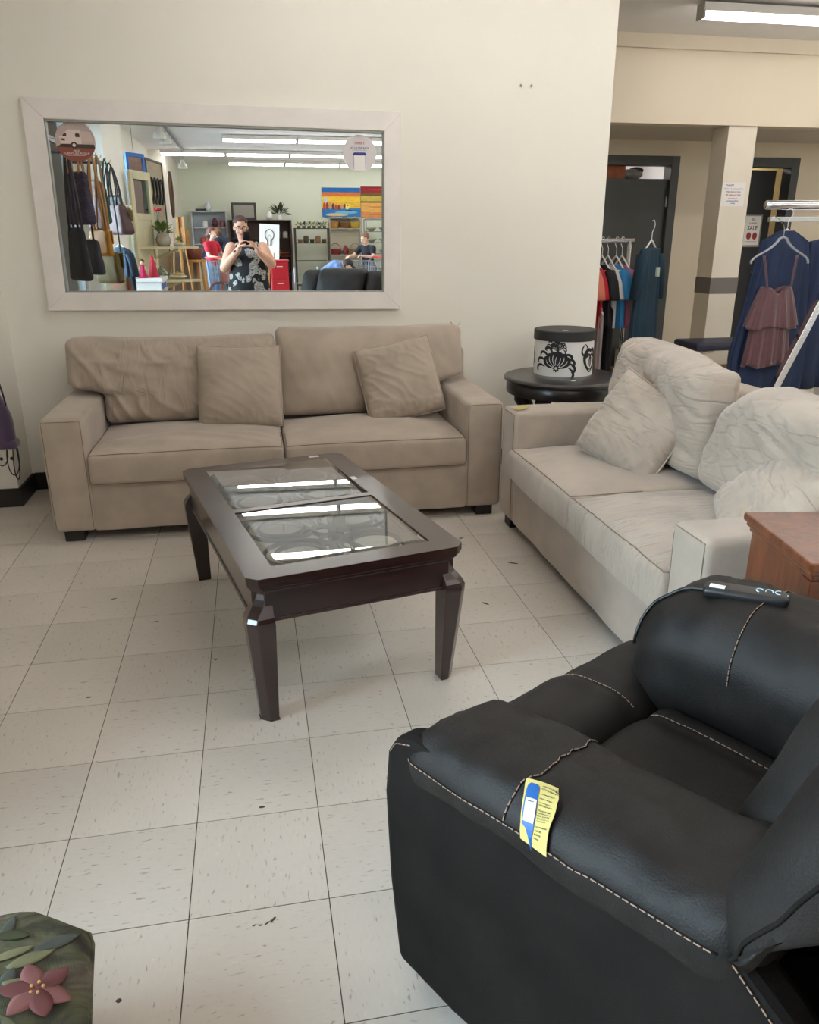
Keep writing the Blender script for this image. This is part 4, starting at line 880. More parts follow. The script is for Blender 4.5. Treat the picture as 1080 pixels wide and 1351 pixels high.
garment('blue_gown', 'second blue gown hanging to the right on the chrome rack', (3.72, 4.85, 0), .1, [(1.37, .05), (1.35, .15), (1.2, .17), (.9, .2), (.4, .24)], .05, M('gown_blue', (25, 40, 70), .8, var=.2), pleat=.012, seed=5, hanger=.16, hz=1.35)
MV = M('mauve_velvet', (94, 52, 58), .6, var=.5, vs=30, sheen=.6, stretch=(14, 14, .6))
mt_ = thing('mauve_top', 'mauve crushed velvet camisole with ruffle on a clear hanger', 'clothing', (3.29, 4.70, 0), .05)
def pleats(u, amp, sd): return amp*(math.sin(u*2*PI*11+sd)+.6*math.sin(u*2*PI*23+sd*2))
def layer(ztop, zbot, w0, w1, dep, amp, sd, dip=0):
    def fn(u, v):
        a = 2*PI*u; hwid = lerp(w0, w1, v**.8); z = lerp(ztop, zbot, v) - dip*math.exp(-((math.cos(a))/.42)**2)*(1-v)**2*(1 if math.sin(a) < 0 else .6)
        f = pleats(u, amp*(.3+v), sd); return (math.cos(a)*(hwid+f), math.sin(a)*(dep+f)*(.6+.4*v), z+.012*math.sin(a*4+sd)*v)
    return MB().grid(97, 18, fn)
layer(1.09, .585, .10, .165, .045, .006, .4, .045).build('body', MV, mt_, smooth=True, mods=[('SOLIDIFY', dict(thickness=.002))])
layer(1.085, .83, .105, .185, .06, .008, 2.2, .045).build('ruffle', MV, mt_, smooth=True, mods=[('SOLIDIFY', dict(thickness=.002))])
for s in (-1, 1):
    for q in (0, .012): MB().tube(bez((s*(.085+q*.5), -.03, 1.085), (s*(.09+q), -.02, 1.15), (s*(.105+q), -.01, 1.22), (s*(.115+q), 0, 1.275), 6), .0035, 5).build('strap', MV, mt_, smooth=True)
CLR = M('clear_plastic', (225, 228, 232), .12, 0, spec=.6, alpha=.32)
chg = thing('clear_hanger', 'clear plastic hanger holding the mauve top', 'hanger', (3.29, 4.70, 1.30))
MB().tube(bez((-.20, 0, -.075), (-.21, 0, -.02), (-.07, 0, -.01), (-.025, 0, .075), 10)+[Vector((0, 0, .085))]+bez((.025, 0, .075), (.07, 0, -.01), (.21, 0, -.02), (.20, 0, -.075), 10), [.012]*7+[.014]*9+[.012]*7, 8, flat=.5).build('hanger_body', CLR, chg, smooth=True)
MB().tube([(0, 0, .085), (0, 0, .13), (.012, .03, .15), (.010, .08, .19), (0, .13, .212), (0, .165, .205), (0, .18, .185)], .0028, 6).build('hook', STEEL, chg, smooth=True)

# ================================================================ the shop behind the camera (seen in the mirror)
bar = thing('bag_rail', 'black slotted rail with hooks holding the handbags by the window', 'rail', (-1.44, 1.25, 2.10))
MB().box(-.015, .015, -1.25, 1.30, -.02, .02).build('rail', BLACKP, bar)
for y in (-1.1, 0, 1.15): MB().bar((-.34, y, 0), (-.015, y, 0), .03, .02).build('bracket', BLACKP, bar)
for i in range(9): MB().tube(bez((.015, 1.15-i*.28, 0), (.07, 1.15-i*.28, 0), (.10, 1.15-i*.28, -.02), (.11, 1.15-i*.28, .03), 6), .004, 5).build('hook', CHROME, bar)
def handbag(name, label, x, y, z0, z1, zs, w_, d, mat, smat, rz, flap=None, taper=.8, second=True):
    o = thing(name, label, 'bag', (x, y, z0), rz, group='handbags on the rail'); h = z1-z0
    def fn(p):
        t = p.z/h; k = lerp(1, taper, sstep(.1, 1, t)); return Vector((p.x*k, p.y*lerp(1, .55, t)+.006*nz(p.x*14, p.z*14, x*9+y), p.z))
    MB().rbox(w_, d, h, min(.035, d*.4, h*.3), .02, fn, (0, 0, h/2), 3).build('bag_body', mat, o, smooth=True)
    for s in ((-1, 1) if second else (1,)):
        MB().tube(bez((-w_*.32*taper, s*d*.2, h*.95), (-w_*.25, s*d*.15, lerp(h, zs-z0, .5)), (-w_*.1, 0, (zs-z0)*.98), (0, 0, zs-z0), 8)+bez((0, 0, zs-z0), (w_*.1, 0, (zs-z0)*.98), (w_*.25, s*d*.15, lerp(h, zs-z0, .5)), (w_*.32*taper, s*d*.2, h*.95), 8)[1:], .010, 6, flat=.35).build('strap', smat, o, smooth=True)
    if flap: MB().rbox(w_*.97, .012, h*.5, .006, .04, None, (0, -d*.40, h*.72), 2).build('flap', flap, o, smooth=True)
    else: MB().tube([(-w_*.35*taper, 0, h+.002), (w_*.35*taper, 0, h+.002)], .005, 5).build('zip', smat, o)
    MB().ball((w_*.2, -d*.45, h*.62), .012, 8, 5).build('buckle', M('brass', (150, 120, 60), .3, 1), o, smooth=True)
    return o
L1 = M('bag_tan', (176, 126, 62), .6, var=.15); L2 = M('bag_dark', (44, 38, 44), .6, var=.2); L3 = M('bag_brown', (92, 58, 48), .6, var=.2)
handbag('handbag', 'black long-strapped bag hanging nearest the mirror', -1.33, 2.42, 1.05, 1.45, 2.05, .26, .09, M('bag_navy', (34, 33, 40), .7, var=.2), L2, .9)
handbag('handbag', 'purple and blue woven tote on the rail', -1.33, 2.12, 1.48, 1.88, 2.08, .30, .11, M('bag_weave', (70, 62, 84), .8, var=.6, vs=60), L1, .8)
handbag('handbag', 'grey slate shoulder bag under the woven tote', -1.30, 2.02, 1.08, 1.36, 2.06, .26, .08, M('bag_slate', (58, 58, 68), .7, var=.2), L2, .8, second=False)
handbag('handbag', 'mustard yellow flap bag with long tan straps', -1.27, 1.70, 1.22, 1.44, 2.08, .27, .08, M('bag_mustard', (186, 128, 28), .55), L1, .75, flap=M('bag_mustard_flap', (196, 138, 36), .5), taper=.95)
handbag('handbag', 'brown suede bag with long strap behind the mustard bag', -1.31, 1.45, 1.44, 1.86, 2.08, .20, .07, L3, L3, .7, second=False)
handbag('handbag', 'olive canvas satchel hanging below the mustard bag', -1.25, 1.52, .98, 1.26, 2.06, .30, .10, M('bag_olive', (104, 90, 52), .85, var=.15), L1, .7, flap=M('bag_olive_flap', (92, 80, 46), .85), second=False)
handbag('handbag', 'red and green patchwork bag at the bottom of the rail', -1.22, 1.30, .80, 1.03, 2.05, .34, .10, M('bag_patch', (150, 70, 56), .85, col2=(70, 96, 60), vs=22), M('bag_green', (36, 78, 70), .8), .6, second=False)
handbag('handbag', 'dark green strap bag in the middle of the rail', -1.33, 1.00, 1.50, 1.82, 2.08, .18, .07, M('bag_green', (36, 78, 70), .8), M('bag_green', (36, 78, 70), .8), .7)
def bowl(p): return p
handbag('handbag', 'brown and beige bowling bag with dark handles', -1.27, .72, 1.40, 1.68, 2.06, .36, .18, M('bag_wine', (86, 58, 60), .55, var=.15), L2, .65, flap=M('bag_beige', (206, 184, 140), .6), taper=.7)
handbag('handbag', 'black slim bag at the window end of the rail', -1.31, .30, 1.52, 1.78, 2.06, .22, .07, L2, L2, .6)
garment('denim_jacket', 'folded blue denim jacket hanging under the bowling bag', (-1.27, .60, 0), .7, [(1.28, .05), (1.25, .13), (1.1, .15), (.86, .14)], .05, M('jacket_denim', (40, 58, 78), .85, var=.2), pleat=.008, sleeve=(.12, 1.22, .18, 1.0, .05), cat='jacket', hanger=.12, hz=1.27)
# little white table with dolls
wt = thing('display_table', 'small white table holding dolls in front of the window pier', 'table', (-1.22, -.62, 0))
box('table_top', WHITEPL, wt, -.24, .24, -.35, .35, .89, .93, bevel=.004); box('apron', WHITEPL, wt, -.22, .22, -.33, .33, .80, .888); box('blue_box_front', M('table_blue', (56, 98, 170), .6), wt, .221, .225, -.25, .20, .805, .87)
for x in (-.21, .21):
    for y in (-.32, .32): box('leg', WHITEPL, wt, x-.02, x+.02, y-.02, y+.02, 0, .80)
for i, (x, y, c, hc, nm) in enumerate(((-.15, .22, (226, 190, 80), (232, 214, 150), 'yellow dressed'), (-.10, .02, (236, 226, 210), (200, 150, 90), 'white dressed'), (.02, .18, (190, 40, 90), (90, 60, 40), 'pink dressed'), (.12, -.10, (150, 40, 120), (230, 200, 130), 'purple dressed'))):
    dl = thing('doll', '%s doll on the small white table' % nm, 'doll', (-1.22+x, -.62+y, .93), group='dolls on the white table')
    MB().lathe([(.001, 0), (.055, 0), (.05, .03), (.022, .10), (.025, .13), (.012, .145), (.001, .146)], n=14).build('dress', M('doll_'+nm.split()[0], c, .8), dl, smooth=True)
    MB().ball((0, 0, .172), (.024, .024, .028), 10, 7).build('head', M('doll_skin', (232, 196, 170), .6), dl, smooth=True); MB().ball((0, -.006, .182), (.029, .028, .027), 10, 7).build('hair', M('doll_hair_'+nm.split()[0], hc, .8), dl, smooth=True)
    for s in (-1, 1): MB().tube([(s*.022, 0, .13), (s*.045, .01, .09)], .007, 6).build('arm', M('doll_skin', (232, 196, 170), .6), dl, smooth=True)
cn = thing('red_cone', 'tall red cone ornament on the small white table', 'ornament', (-1.10, -.58, .93)); MB().lathe([(.001, 0), (.06, 0), (.062, .015), (.012, .24), (.001, .25)], n=20).build('cone', M('ornament_red', (196, 32, 62), .5), cn, smooth=True); MB().ball((0, 0, .255), .014, 8, 6).build('finial', M('brass', (150, 120, 60), .3, 1), cn, smooth=True)
# shelf made from an old cream door
CREAM = M('old_cream_paint', (206, 198, 164), .6, var=.10, vs=6)
dsx = thing('door_shelf', 'display shelf made from an old cream panelled door', 'shelf', (-1.42, -1.70, 0), math.atan2(-.60, .18))
fr = [(0, .09, .0, 2.17), (.54, .63, 0, 2.17), (.09, .54, 2.07, 2.17), (.09, .54, 1.58, 1.66), (.09, .54, .0, .16), (.09, .54, .62, .66), (.09, .54, .93, .97), (.09, .54, 1.24, 1.28)]
for a, b, c, e_ in fr: box('door_rail', CREAM, dsx, a, b, 0, .04, c, e_, bevel=.004)
for c, e_ in ((.16, .62), (.66, .93), (.97, 1.24), (1.28, 1.58)): box('door_panel', CREAM, dsx, .09, .54, .012, .028, c, e_)
box('door_pane', GLASS, dsx, .09, .54, .018, .022, 1.66, 2.07); box('pane_print', M('pane_brown', (120, 100, 92), .6), dsx, .10, .34, .024, .030, 1.66, 2.05)
for z in (.80, 1.225): MB().prism([(.05, .041), (.62, .041), (.66, .30), (.62, .62), (.50, .66)], lambda a, b: (a, b, z), lambda a, b: (a, b, z+.028)).build('shelf_board', CREAM, dsx, bevel=.004)
for z in (.80, 1.225): MB().bar((.56, .06, z-.12), (.56, .36, z-.002), .03, .03).build('shelf_bracket', CREAM, dsx)
def leafball(mb, c, r, n, ln, wd, sd, up=.3):
    rr = random.Random(sd)
    for i in range(n):
        a = rr.uniform(0, 2*PI); b = rr.uniform(-.3, 1.2); d = Vector((math.cos(a)*math.cos(b), math.sin(a)*math.cos(b), math.sin(b)+up)).normalized(); p = Vector(c)+d*r*rr.uniform(.3, 1)
        s = d.cross(Vector((0, 0, 1))); s = s.normalized() if s.length > .01 else Vector((1, 0, 0)); e = p+d*ln; q = (p+e)/2+Vector((0, 0, ln*.1))
        mb.add([p, q+s*wd, e, q-s*wd], [(0, 1, 2, 3)])
    return mb
def pot_plant(name, label, loc, prof, potm, r, n, ln, wd, leafm, sd, blooms=None, ph=None, cat='plant', group=None):
    o = thing(name, label, cat, loc, group=group); MB().lathe(prof, n=18).build('pot', potm, o, smooth=True); top = prof[-2][1] if ph is None else ph
    leafball(MB(), (0, 0, top), r, n, ln, wd, sd).build('foliage', leafm, o)
    if blooms:
        bm_, k, hgt, br = blooms; rr = random.Random(sd+1); mb = MB(); stx = MB()
        for i in range(k):
            x, y, z = rr.uniform(-r, r)*.8, rr.uniform(-r, r)*.8, top+hgt*rr.uniform(.8, 1); stx.tube([(0, 0, top), (x*.5, y*.5, lerp(top, z, .6)), (x, y, z)], .003, 4)
            for q in range(5): a = q*1.256; mb.ball((x+br*.5*math.cos(a), y+br*.5*math.sin(a), z), (br*.5, br*.5, br*.35), 6, 4)
        stx.build('flower_stems', leafm, o); mb.build('flowers', bm_, o, smooth=True)
    return o
LF1 = M('leaf_green', (104, 130, 60), .7, var=.3, vs=20); LF2 = M('leaf_dark', (58, 74, 44), .7, var=.3, vs=20); LF3 = M('leaf_yellow', (164, 160, 78), .7, var=.2, vs=20)
RED = M('flower_red', (200, 36, 56), .7)
pot_plant('glass_bowl_plant', 'leafy green plant in a round glass bowl on the upper cream shelf', (-1.10, -2.15, 1.253), [(.001, 0), (.06, 0), (.095, .04), (.10, .09), (.07, .15), (.075, .165), (.001, .16)], M('bowl_glass', (176, 170, 156), .15, var=.2, vs=12), .10, 90, .09, .016, LF1, 3)
pot_plant('red_flower_vase', 'slim vase of red flowers behind the glass bowl plant', (-1.16, -2.33, 1.253), [(.001, 0), (.03, 0), (.04, .10), (.022, .20), (.028, .22), (.001, .21)], M('vase_grey', (190, 190, 186), .3), .05, 12, .10, .010, LF2, 5, blooms=(RED, 6, .27, .035), cat='vase')
pot_plant('small_planter', 'low white planter of succulents at the upper shelf end', (-.90, -2.22, 1.253), [(.001, 0), (.07, 0), (.08, .05), (.001, .05)], M('planter_cream', (206, 200, 176), .6), .05, 40, .04, .010, LF1, 7)
tp = thing('teapot', 'patterned grey green teapot on the lower cream shelf', 'teapot', (-1.17, -2.15, .828)); TPM = M('teapot_glaze', (176, 182, 160), .3, col2=(70, 84, 74), vs=30)
MB().lathe([(.001, 0), (.05, 0), (.085, .04), (.09, .075), (.06, .12), (.03, .135), (.001, .137)], n=20).build('pot_body', TPM, tp, smooth=True); MB().lathe([(.001, .132), (.045, .13), (.03, .15), (.008, .158), (.014, .172), (.001, .182)], n=16).build('lid', TPM, tp, smooth=True)
MB().tube(bez((.08, 0, .05), (.12, 0, .06), (.12, 0, .11), (.15, 0, .125), 8), [.018, .016, .015, .013, .012, .011, .010, .010, .010], 8).build('spout', TPM, tp, smooth=True); MB().tube(bez((-.08, 0, .10), (-.15, 0, .12), (-.15, 0, .03), (-.08, 0, .045), 8), .008, 6).build('handle', TPM, tp, smooth=True)
ds = thing('covered_dish', 'oval cream covered dish on the lower cream shelf', 'dish', (-.96, -2.22, .828)); MB().ball((0, 0, .03), (.12, .08, .03), 18, 8).build('base_dish', M('dish_cream', (214, 204, 176), .35), ds, smooth=True); MB().ball((0, 0, .055), (.09, .06, .03), 16, 8).build('cover', M('dish_gold', (196, 170, 110), .35), ds, smooth=True); MB().ball((0, 0, .09), .012, 8, 6).build('knob', M('dish_cream', (214, 204, 176), .35), ds, smooth=True)
# pictures by the window
def picture(name, label, p0, p1, z0, z1, fmat, fw_, inner, cat='picture', art=None, y_off=.0):
    a = Vector((p0[0], p0[1])); b = Vector((p1[0], p1[1])); d = b-a; W_ = d.length; o = thing(name, label, cat, (a.x, a.y, z0), math.atan2(d.y, d.x)); H_ = z1-z0
    for q in ((0, W_, 0, fw_), (0, W_, H_-fw_, H_), (0, fw_, fw_, H_-fw_), (W_-fw_, W_, fw_, H_-fw_)): box('frame_side', fmat, o, q[0], q[1], -.005, .025, q[2], q[3])
    box('picture_sheet', inner, o, fw_, W_-fw_, 0, .012, fw_, H_-fw_)
    return o, W_, H_
FRB = M('frame_blue', (36, 108, 200), .5)
o, a, b = picture('framed_photo', 'bright blue picture frame hanging in the window above the cream door', (-1.56, -2.75), (-1.36, -3.10), 2.10, 2.46, FRB, .05, M('photo_brown', (150, 120, 106), .6, var=.3, vs=9)); MB().tube([(a/2, 0, b), (a/2, 0, ZC-2.10)], .003, 5).build('hanging_wire', BLACKP, o)
o, a, b = picture('ornament_board', 'tall brown board with black iron ornaments leaning by the window', (-1.42, -3.80), (-1.28, -4.80), 0, 2.48, M('board_dark', (60, 52, 46), .6), .03, M('board_brown', (158, 144, 116), .6, var=.2, vs=5, stretch=(1, 1, 12)))
for k in range(4):
    x = .2+k*.2
    for s in (-1, 1): MB().tube(bez((x, .03, 1.85), (x+s*.14, .03, 1.95), (x+s*.12, .03, 2.15), (x, .03, 2.22), 8), .014, 6).build('iron_scroll', BLACKP, o)
ov = thing('oval_mirror', 'dark oval framed mirror on the far window pier', 'mirror', (-1.478, -8.6, 1.75)); MB().tube([(.012, .30*math.cos(t*PI/16), .42+.42*math.sin(t*PI/16)) for t in range(32)], .028, 8, closed=True).build('frame', M('oval_walnut', (84, 58, 44), .5), ov, smooth=True); MB().prism([(.29*math.cos(t*PI/16), .42+.41*math.sin(t*PI/16)) for t in range(32)], lambda a, b: (.004, a, b), lambda a, b: (.010, a, b)).build('mirror_glass', MIRROR, ov)
# easel and boards
PINE = M('pine', (196, 146, 86), .6, var=.15, vs=6)
es = thing('wooden_easel', 'tan wooden easel standing among canvases at the left of the mirror', 'easel', (-1.02, -3.75, 0))
MB().bar((-.19, .12, 0), (-.06, -.02, 1.50), .035, .02).build('leg', PINE, es); MB().bar((.20, .12, 0), (.05, -.02, 1.50), .035, .02).build('leg', PINE, es); MB().bar((0, -.45, 0), (0, -.03, 1.48), .035, .02).build('leg', PINE, es); MB().bar((-.17, .10, .45), (.18, .10, .45), .03, .05).build('ledge', PINE, es); MB().bar((-.08, .0, 1.25), (.08, .0, 1.25), .03, .04).build('cross_bar', PINE, es); MB().bar((0, .06, .45), (0, -.02, 1.62), .03, .02).build('mast', PINE, es)
for nm, lb, x, y, w_, h, c, rz in (('grey_canvas', 'grey backed canvas leaning behind the easel', -1.06, -4.55, .50, 1.15, (150, 144, 136), .1), ('beige_canvas', 'tall beige canvas leaning right of the easel', -.84, -5.05, .30, .98, (176, 160, 134), -.2), ('brown_board', 'long brown wooden board leaning behind the red flowers', -1.13, -5.2, .14, 1.70, (150, 104, 72), .15), ('pale_board', 'narrow pale plank leaning beside the brown board', -1.0, -5.25, .08, 1.50, (196, 166, 130), -.1)):
    o = thing(nm, lb, 'canvas' if 'canvas' in nm else 'board', (x, y, 0), rz, rot=(.13, 0, rz)); mt = M(nm+'_m', c, .8, var=.1)
    box('panel', mt, o, -w_/2, w_/2, -.01, .01, 0, h); 
    for s in (-1, 1): box('stretcher', PINE, o, min(s*w_/2, s*(w_/2-.04)), max(s*w_/2, s*(w_/2-.04)), .01, .028, 0, h)
tb = thing('terracotta_basket', 'reddish brown basket on a stool between easel and girl', 'basket', (-.86, -4.42, 0)); MB().lathe([(.001, 1.02), (.11, 1.02), (.15, 1.18), (.14, 1.19), (.001, 1.14)], n=18).build('basket', M('terracotta', (126, 66, 50), .7, var=.2, vs=12), tb, smooth=True)
MB().lathe([(.001, .98), (.17, .98), (.17, 1.02), (.001, 1.02)], n=18).build('stool_top', PINE, tb)
for k in range(3): a = k*2.094; MB().bar((.10*math.cos(a), .10*math.sin(a), .98), (.17*math.cos(a), .17*math.sin(a), 0), .03, .03).build('stool_leg', PINE, tb)
# track spotlights
tk = thing('light_track', 'grey ceiling track along the window wall', 'track', (-1.12, -4.6, ZC)); MB().box(-.02, .02, -3.4, 1.9, -.035, 0).build('track', M('track_grey', (120, 122, 122), .5), tk)
for x, y, z, nm in ((-1.10, -3.05, 2.66, 'nearest'), (-1.12, -4.2, 2.70, 'second'), (-1.12, -7.6, 2.60, 'farthest')):
    o = thing('spot_lamp', '%s white track spotlight above the window display' % nm, 'lamp', (x, y, z), group='track spotlights'); mt = M('spot_white', (226, 226, 218), .4)
    MB().lathe([(.085, 0), (.09, .01), (.075, .07), (.04, .10), (.035, .15), (.001, .16)], n=18).build('shade', mt, o, smooth=True); MB().lathe([(.001, .012), (.06, .012), (.05, .05), (.001, .07)], n=14).build('bulb', M('bulb_grey', (170, 168, 160), .4), o, smooth=True)
    MB().tube([(0, 0, .16), (.02, 0, .20), (0, 0, ZC-.036-z)], .008, 6).build('stem', STEEL, o)

# ---- rear wall furniture
SHG = M('shelf_grey_white', (206, 212, 216), .5); DKW = wood_mat('dark_shelf_wood', (50, 34, 28), (84, 58, 46), .5, (8, 8, 1.5), 3, .1)
def shelf_unit(name, label, x0, x1, y0, y1, zs, mat, post=.03, back=None, cat='shelf', sides=True):
    o = thing(name, label, cat, ((x0+x1)/2, (y0+y1)/2, 0)); w_ = (x1-x0)/2; d = (y1-y0)/2; top = zs[-1]
    if sides:
        for s in (-1, 1): box('side_panel', mat, o, min(s*w_, s*(w_-post)), max(s*w_, s*(w_-post)), -d, d, 0, top+.02)
    else:
        for s in (-1, 1):
            for t_ in (-1, 1): box('post', mat, o, min(s*w_, s*(w_-post)), max(s*w_, s*(w_-post)), min(t_*d, t_*(d-post)), max(t_*d, t_*(d-post)), 0, top+.02)
    for z in zs: box('shelf_board', mat, o, -w_+post, w_-post, -d, d-.005, z, z+.02)
    if back: box('back_panel', back, o, -w_+post, w_-post, -d, -d+.008, zs[0], top)
    return o
shelf_unit('bookcase', 'pale grey open bookcase by the rear wall in the mirror', -1.25, -.44, -11.1, -10.8, [.06, .42, .80, 1.17, 1.54, 1.90], SHG, .025, M('bookcase_back', (176, 186, 196), .6))
shelf_unit('dark_cabinet_shelf', 'dark wooden shelf unit behind the photographer', -.42, 1.05, -10.85, -10.5, [.06, .50, .90, 1.30, 1.70], DKW, .04, M('dark_back', (70, 52, 46), .7))
shelf_unit('garden_shelf', 'dark slim metal shelf with greenery in the middle of the mirror', 1.09, 1.90, -10.45, -10.1, [.25, .80, 1.20, 1.52], M('shelf_dark_metal', (70, 62, 58), .5, .3), .03, None, sides=False)
shelf_unit('basket_shelf', 'grey shelf with baskets below the sunset painting', 1.93, 2.72, -10.85, -10.5, [.12, .52, .92, 1.52, 1.76], M('shelf_mid_grey', (176, 170, 160), .5), .03, M('shelf_back_cream', (212, 206, 184), .7), sides=False)
shelf_unit('wire_shelf', 'grey wire shelf rack at the right edge of the mirror', 2.76, 3.40, -10.55, -10.15, [.2, .60, .95, 1.20, 1.45, 1.72], M('wire_grey', (140, 146, 140), .4, .6), .02, None, sides=False)
def small(name, label, cat, loc, prof, mat, extra=None, group=None):
    o = MB().lathe(prof, n=14).build(name, mat, None, smooth=True, loc=loc); tag(o, label, cat, group); return o
VASE = [(.001, 0), (.05, 0), (.075, .07), (.06, .15), (.03, .19), (.04, .21), (.001, .205)]; JAR = [(.001, 0), (.06, 0), (.065, .02), (.06, .13), (.035, .15), (.001, .152)]; BOWL = [(.001, 0), (.05, 0), (.12, .07), (.125, .085), (.001, .05)]; BASK = [(.001, 0), (.11, 0), (.14, .12), (.145, .13), (.001, .11)]
small('dark_flower_vase', 'dark burgundy vase on the top bookcase shelf', 'vase', (-.72, -10.95, 1.56), VASE, M('vase_burgundy', (90, 36, 52), .4)); small('white_jar', 'white jar on the top bookcase shelf', 'jar', (-.95, -10.95, 1.56), JAR, WHITEPL); small('pink_vase', 'rose coloured vase at the right end of the top bookcase shelf', 'vase', (-.55, -10.95, 1.56), JAR, M('vase_rose', (150, 90, 100), .5))
small('red_figurine', 'red ornament on the second bookcase shelf', 'ornament', (-1.02, -10.95, 1.19), JAR, M('figurine_red', (196, 86, 70), .5)); small('white_bowl', 'white bowl on the second bookcase shelf', 'bowl', (-.80, -10.95, 1.19), BOWL, WHITEPL); small('blue_vase', 'blue vase on the third bookcase shelf', 'vase', (-1.0, -10.95, .82), VASE, M('vase_blue', (90, 120, 170), .4)); small('clear_carafe', 'clear glass carafe on top of the bookcase', 'carafe', (-.86, -10.95, 1.92), VASE, M('carafe_glass', (206, 220, 226), .1))
tag(MB().rbox(.24, .14, .05, .01, .1, None, (0, 0, .025)).build('closed_book', M('book_dark', (54, 50, 64), .6), None, loc=(-1.02, -10.95, 1.92)), 'dark book lying on top of the bookcase', 'book')
o, a, b = picture('framed_print', 'dark framed print with a pale mat standing on the dark shelf unit', (.25, -10.62), (-.32, -10.62), 1.722, 2.10, M('frame_espresso', (48, 40, 38), .5), .05, M('mat_grey', (150, 146, 138), .7)); box('print', M('print_pink', (206, 160, 140), .7, col2=(110, 80, 70), vs=14), o, .11, a-.11, .013, .018, .11, b-.11)
pot_plant('tall_fern', 'dark leafy plant on top of the dark shelf unit', (.78, -10.65, 1.72), JAR, M('pot_white', (226, 226, 222), .5), .16, 70, .16, .025, LF2, 11, ph=.12)
small('white_pitcher', 'white pitcher on top of the dark shelf unit', 'pitcher', (.55, -10.65, 1.72), VASE, WHITEPL)
for i, (x, z, c, nm, pr) in enumerate(((-.25, 1.32, (60, 80, 110), 'navy jar', JAR), (-.05, .92, (120, 90, 60), 'tan jar', JAR), (.72, 1.32, (96, 110, 110), 'slate vase', VASE), (.90, 1.32, (170, 170, 160), 'stone jar', JAR), (.70, .92, (190, 110, 40), 'orange jar', JAR), (.88, .92, (150, 70, 40), 'rust bowl', BOWL), (.45, 1.32, (60, 96, 90), 'teal vase', VASE))): small(nm.replace(' ', '_'), '%s on the dark shelf unit behind the photographer' % nm, nm.split()[1], (x, -10.66, z), pr, M('ware_'+nm.replace(' ', '_'), c, .5))
for i in range(6):
    x = 1.20+i*.12; pot_plant('potted_succulent', '%s little potted plant from the left on the slim metal shelf top' % ORD[i], (x, -10.28, 1.54), [(.001, 0), (.035, 0), (.045, .05), (.001, .05)], M('pot_moss', (120, 110, 70), .8), .06, 26, .07, .014, (LF3, LF2, LF1)[i % 3], 20+i, group='little plants on the slim metal shelf')
for i in range(5):
    x = 1.22+i*.14; small('brown_pot', '%s brown pot from the left on the slim metal shelf' % ORD[i], 'pot', (x, -10.28, 1.22), JAR if i % 2 else [(.001, 0), (.05, 0), (.06, .08), (.001, .08)], M('pot_%d' % (i % 3), ((150, 110, 80), (90, 80, 60), (60, 84, 56))[i % 3], .7), group='pots on the slim metal shelf')
for i, (x, z, c, nm, pr) in enumerate(((2.05, 1.54, (206, 150, 70), 'orange basket', BASK), (2.32, 1.54, (130, 90, 50), 'brown basket', BASK), (2.57, 1.54, (214, 180, 60), 'yellow basket', BASK), (2.08, .94, (150, 50, 56), 'red basket', BASK), (2.33, .94, (140, 60, 60), 'wine pot', VASE), (2.56, .94, (176, 140, 90), 'straw basket', BASK))):
    o = small(nm.replace(' ', '_'), '%s on the grey shelf below the sunset painting' % nm, nm.split()[1], (x, -10.66, z), pr, M('ware_'+nm.replace(' ', '_'), c, .75, var=.2, vs=30))
    if 'basket' in nm: MB().tube(bez((-.13, 0, .12), (-.1, 0, .30), (.1, 0, .30), (.13, 0, .12), 10), .008, 5).build('handle', M('ware_'+nm.replace(' ', '_')), o, smooth=True)
for i in range(6): small('stacked_bowl', '%s pale bowl on the grey wire rack' % ORD[i], 'bowl', (2.92+.30*(i % 2), -10.35, (.97, 1.22, 1.47)[i//2]), BOWL, M('bowl_pale', (190, 190, 170), .4), group='bowls on the wire rack')
# paintings on the rear wall
def canvas_art(name, label, x0, x1, z0, z1, bands, extra):
    o = thing(name, label, 'painting', (x1, YR+.004, z0)); W_ = x1-x0; H_ = z1-z0; box('canvas', M('canvas_edge', (180, 160, 130), .8), o, -W_, 0, .0, .03, 0, H_)
    for i, (a, b, c) in enumerate(bands): box('paint_band', M(name+'_%d' % i, c, .8, var=.15, vs=9, stretch=(1, 1, 4)), o, -W_, 0, .03, .032, a*H_, b*H_)
    for j, (x, z, rx_, rz_, c) in enumerate(extra): MB().ball((-x*W_, .032, z*H_), (rx_*W_, .003, rz_*H_), 14, 8).build('paint_stroke', M(name+'_s%d' % j, c, .8), o, smooth=True)
ex = [(.98-.0*i, .5, .0, .0, (0, 0, 0)) for i in range(0)]
for i in range(9): ex.append((.94-i*.075, .36+.03*math.sin(i), .035, .14-.01*i, ((190, 80, 70), (150, 60, 60), (214, 150, 120), (90, 60, 60))[i % 4]))
ex += [(.38, .16, .30, .05, (120, 190, 220)), (.30, .22, .10, .03, (40, 70, 110)), (.62, .08, .3, .05, (220, 200, 150)), (.35, .36, .06, .10, (250, 226, 120)), (.9, .58, .07, .10, (190, 200, 206))]
canvas_art('harbour_painting', 'colourful sunset harbour painting high on the green rear wall', 1.84, 2.78, 1.80, 2.47, [(0, .30, (56, 130, 200)), (.30, .52, (236, 190, 70)), (.52, .70, (246, 206, 66)), (.70, .84, (222, 120, 56)), (.84, 1, (40, 110, 186))], ex)
canvas_art('striped_painting', 'orange and red striped landscape painting beside the harbour painting', 2.79, 3.75, 1.79, 2.50, [(0, .18, (222, 150, 90)), (.18, .48, (232, 176, 96)), (.48, .53, (120, 84, 40)), (.53, .70, (196, 176, 84)), (.70, .80, (120, 90, 44)), (.80, 1, (150, 40, 44))], [(.4, .35, .4, .015, (196, 120, 60)), (.5, .12, .3, .012, (206, 110, 70)), (.5, .9, .35, .02, (180, 60, 50))])
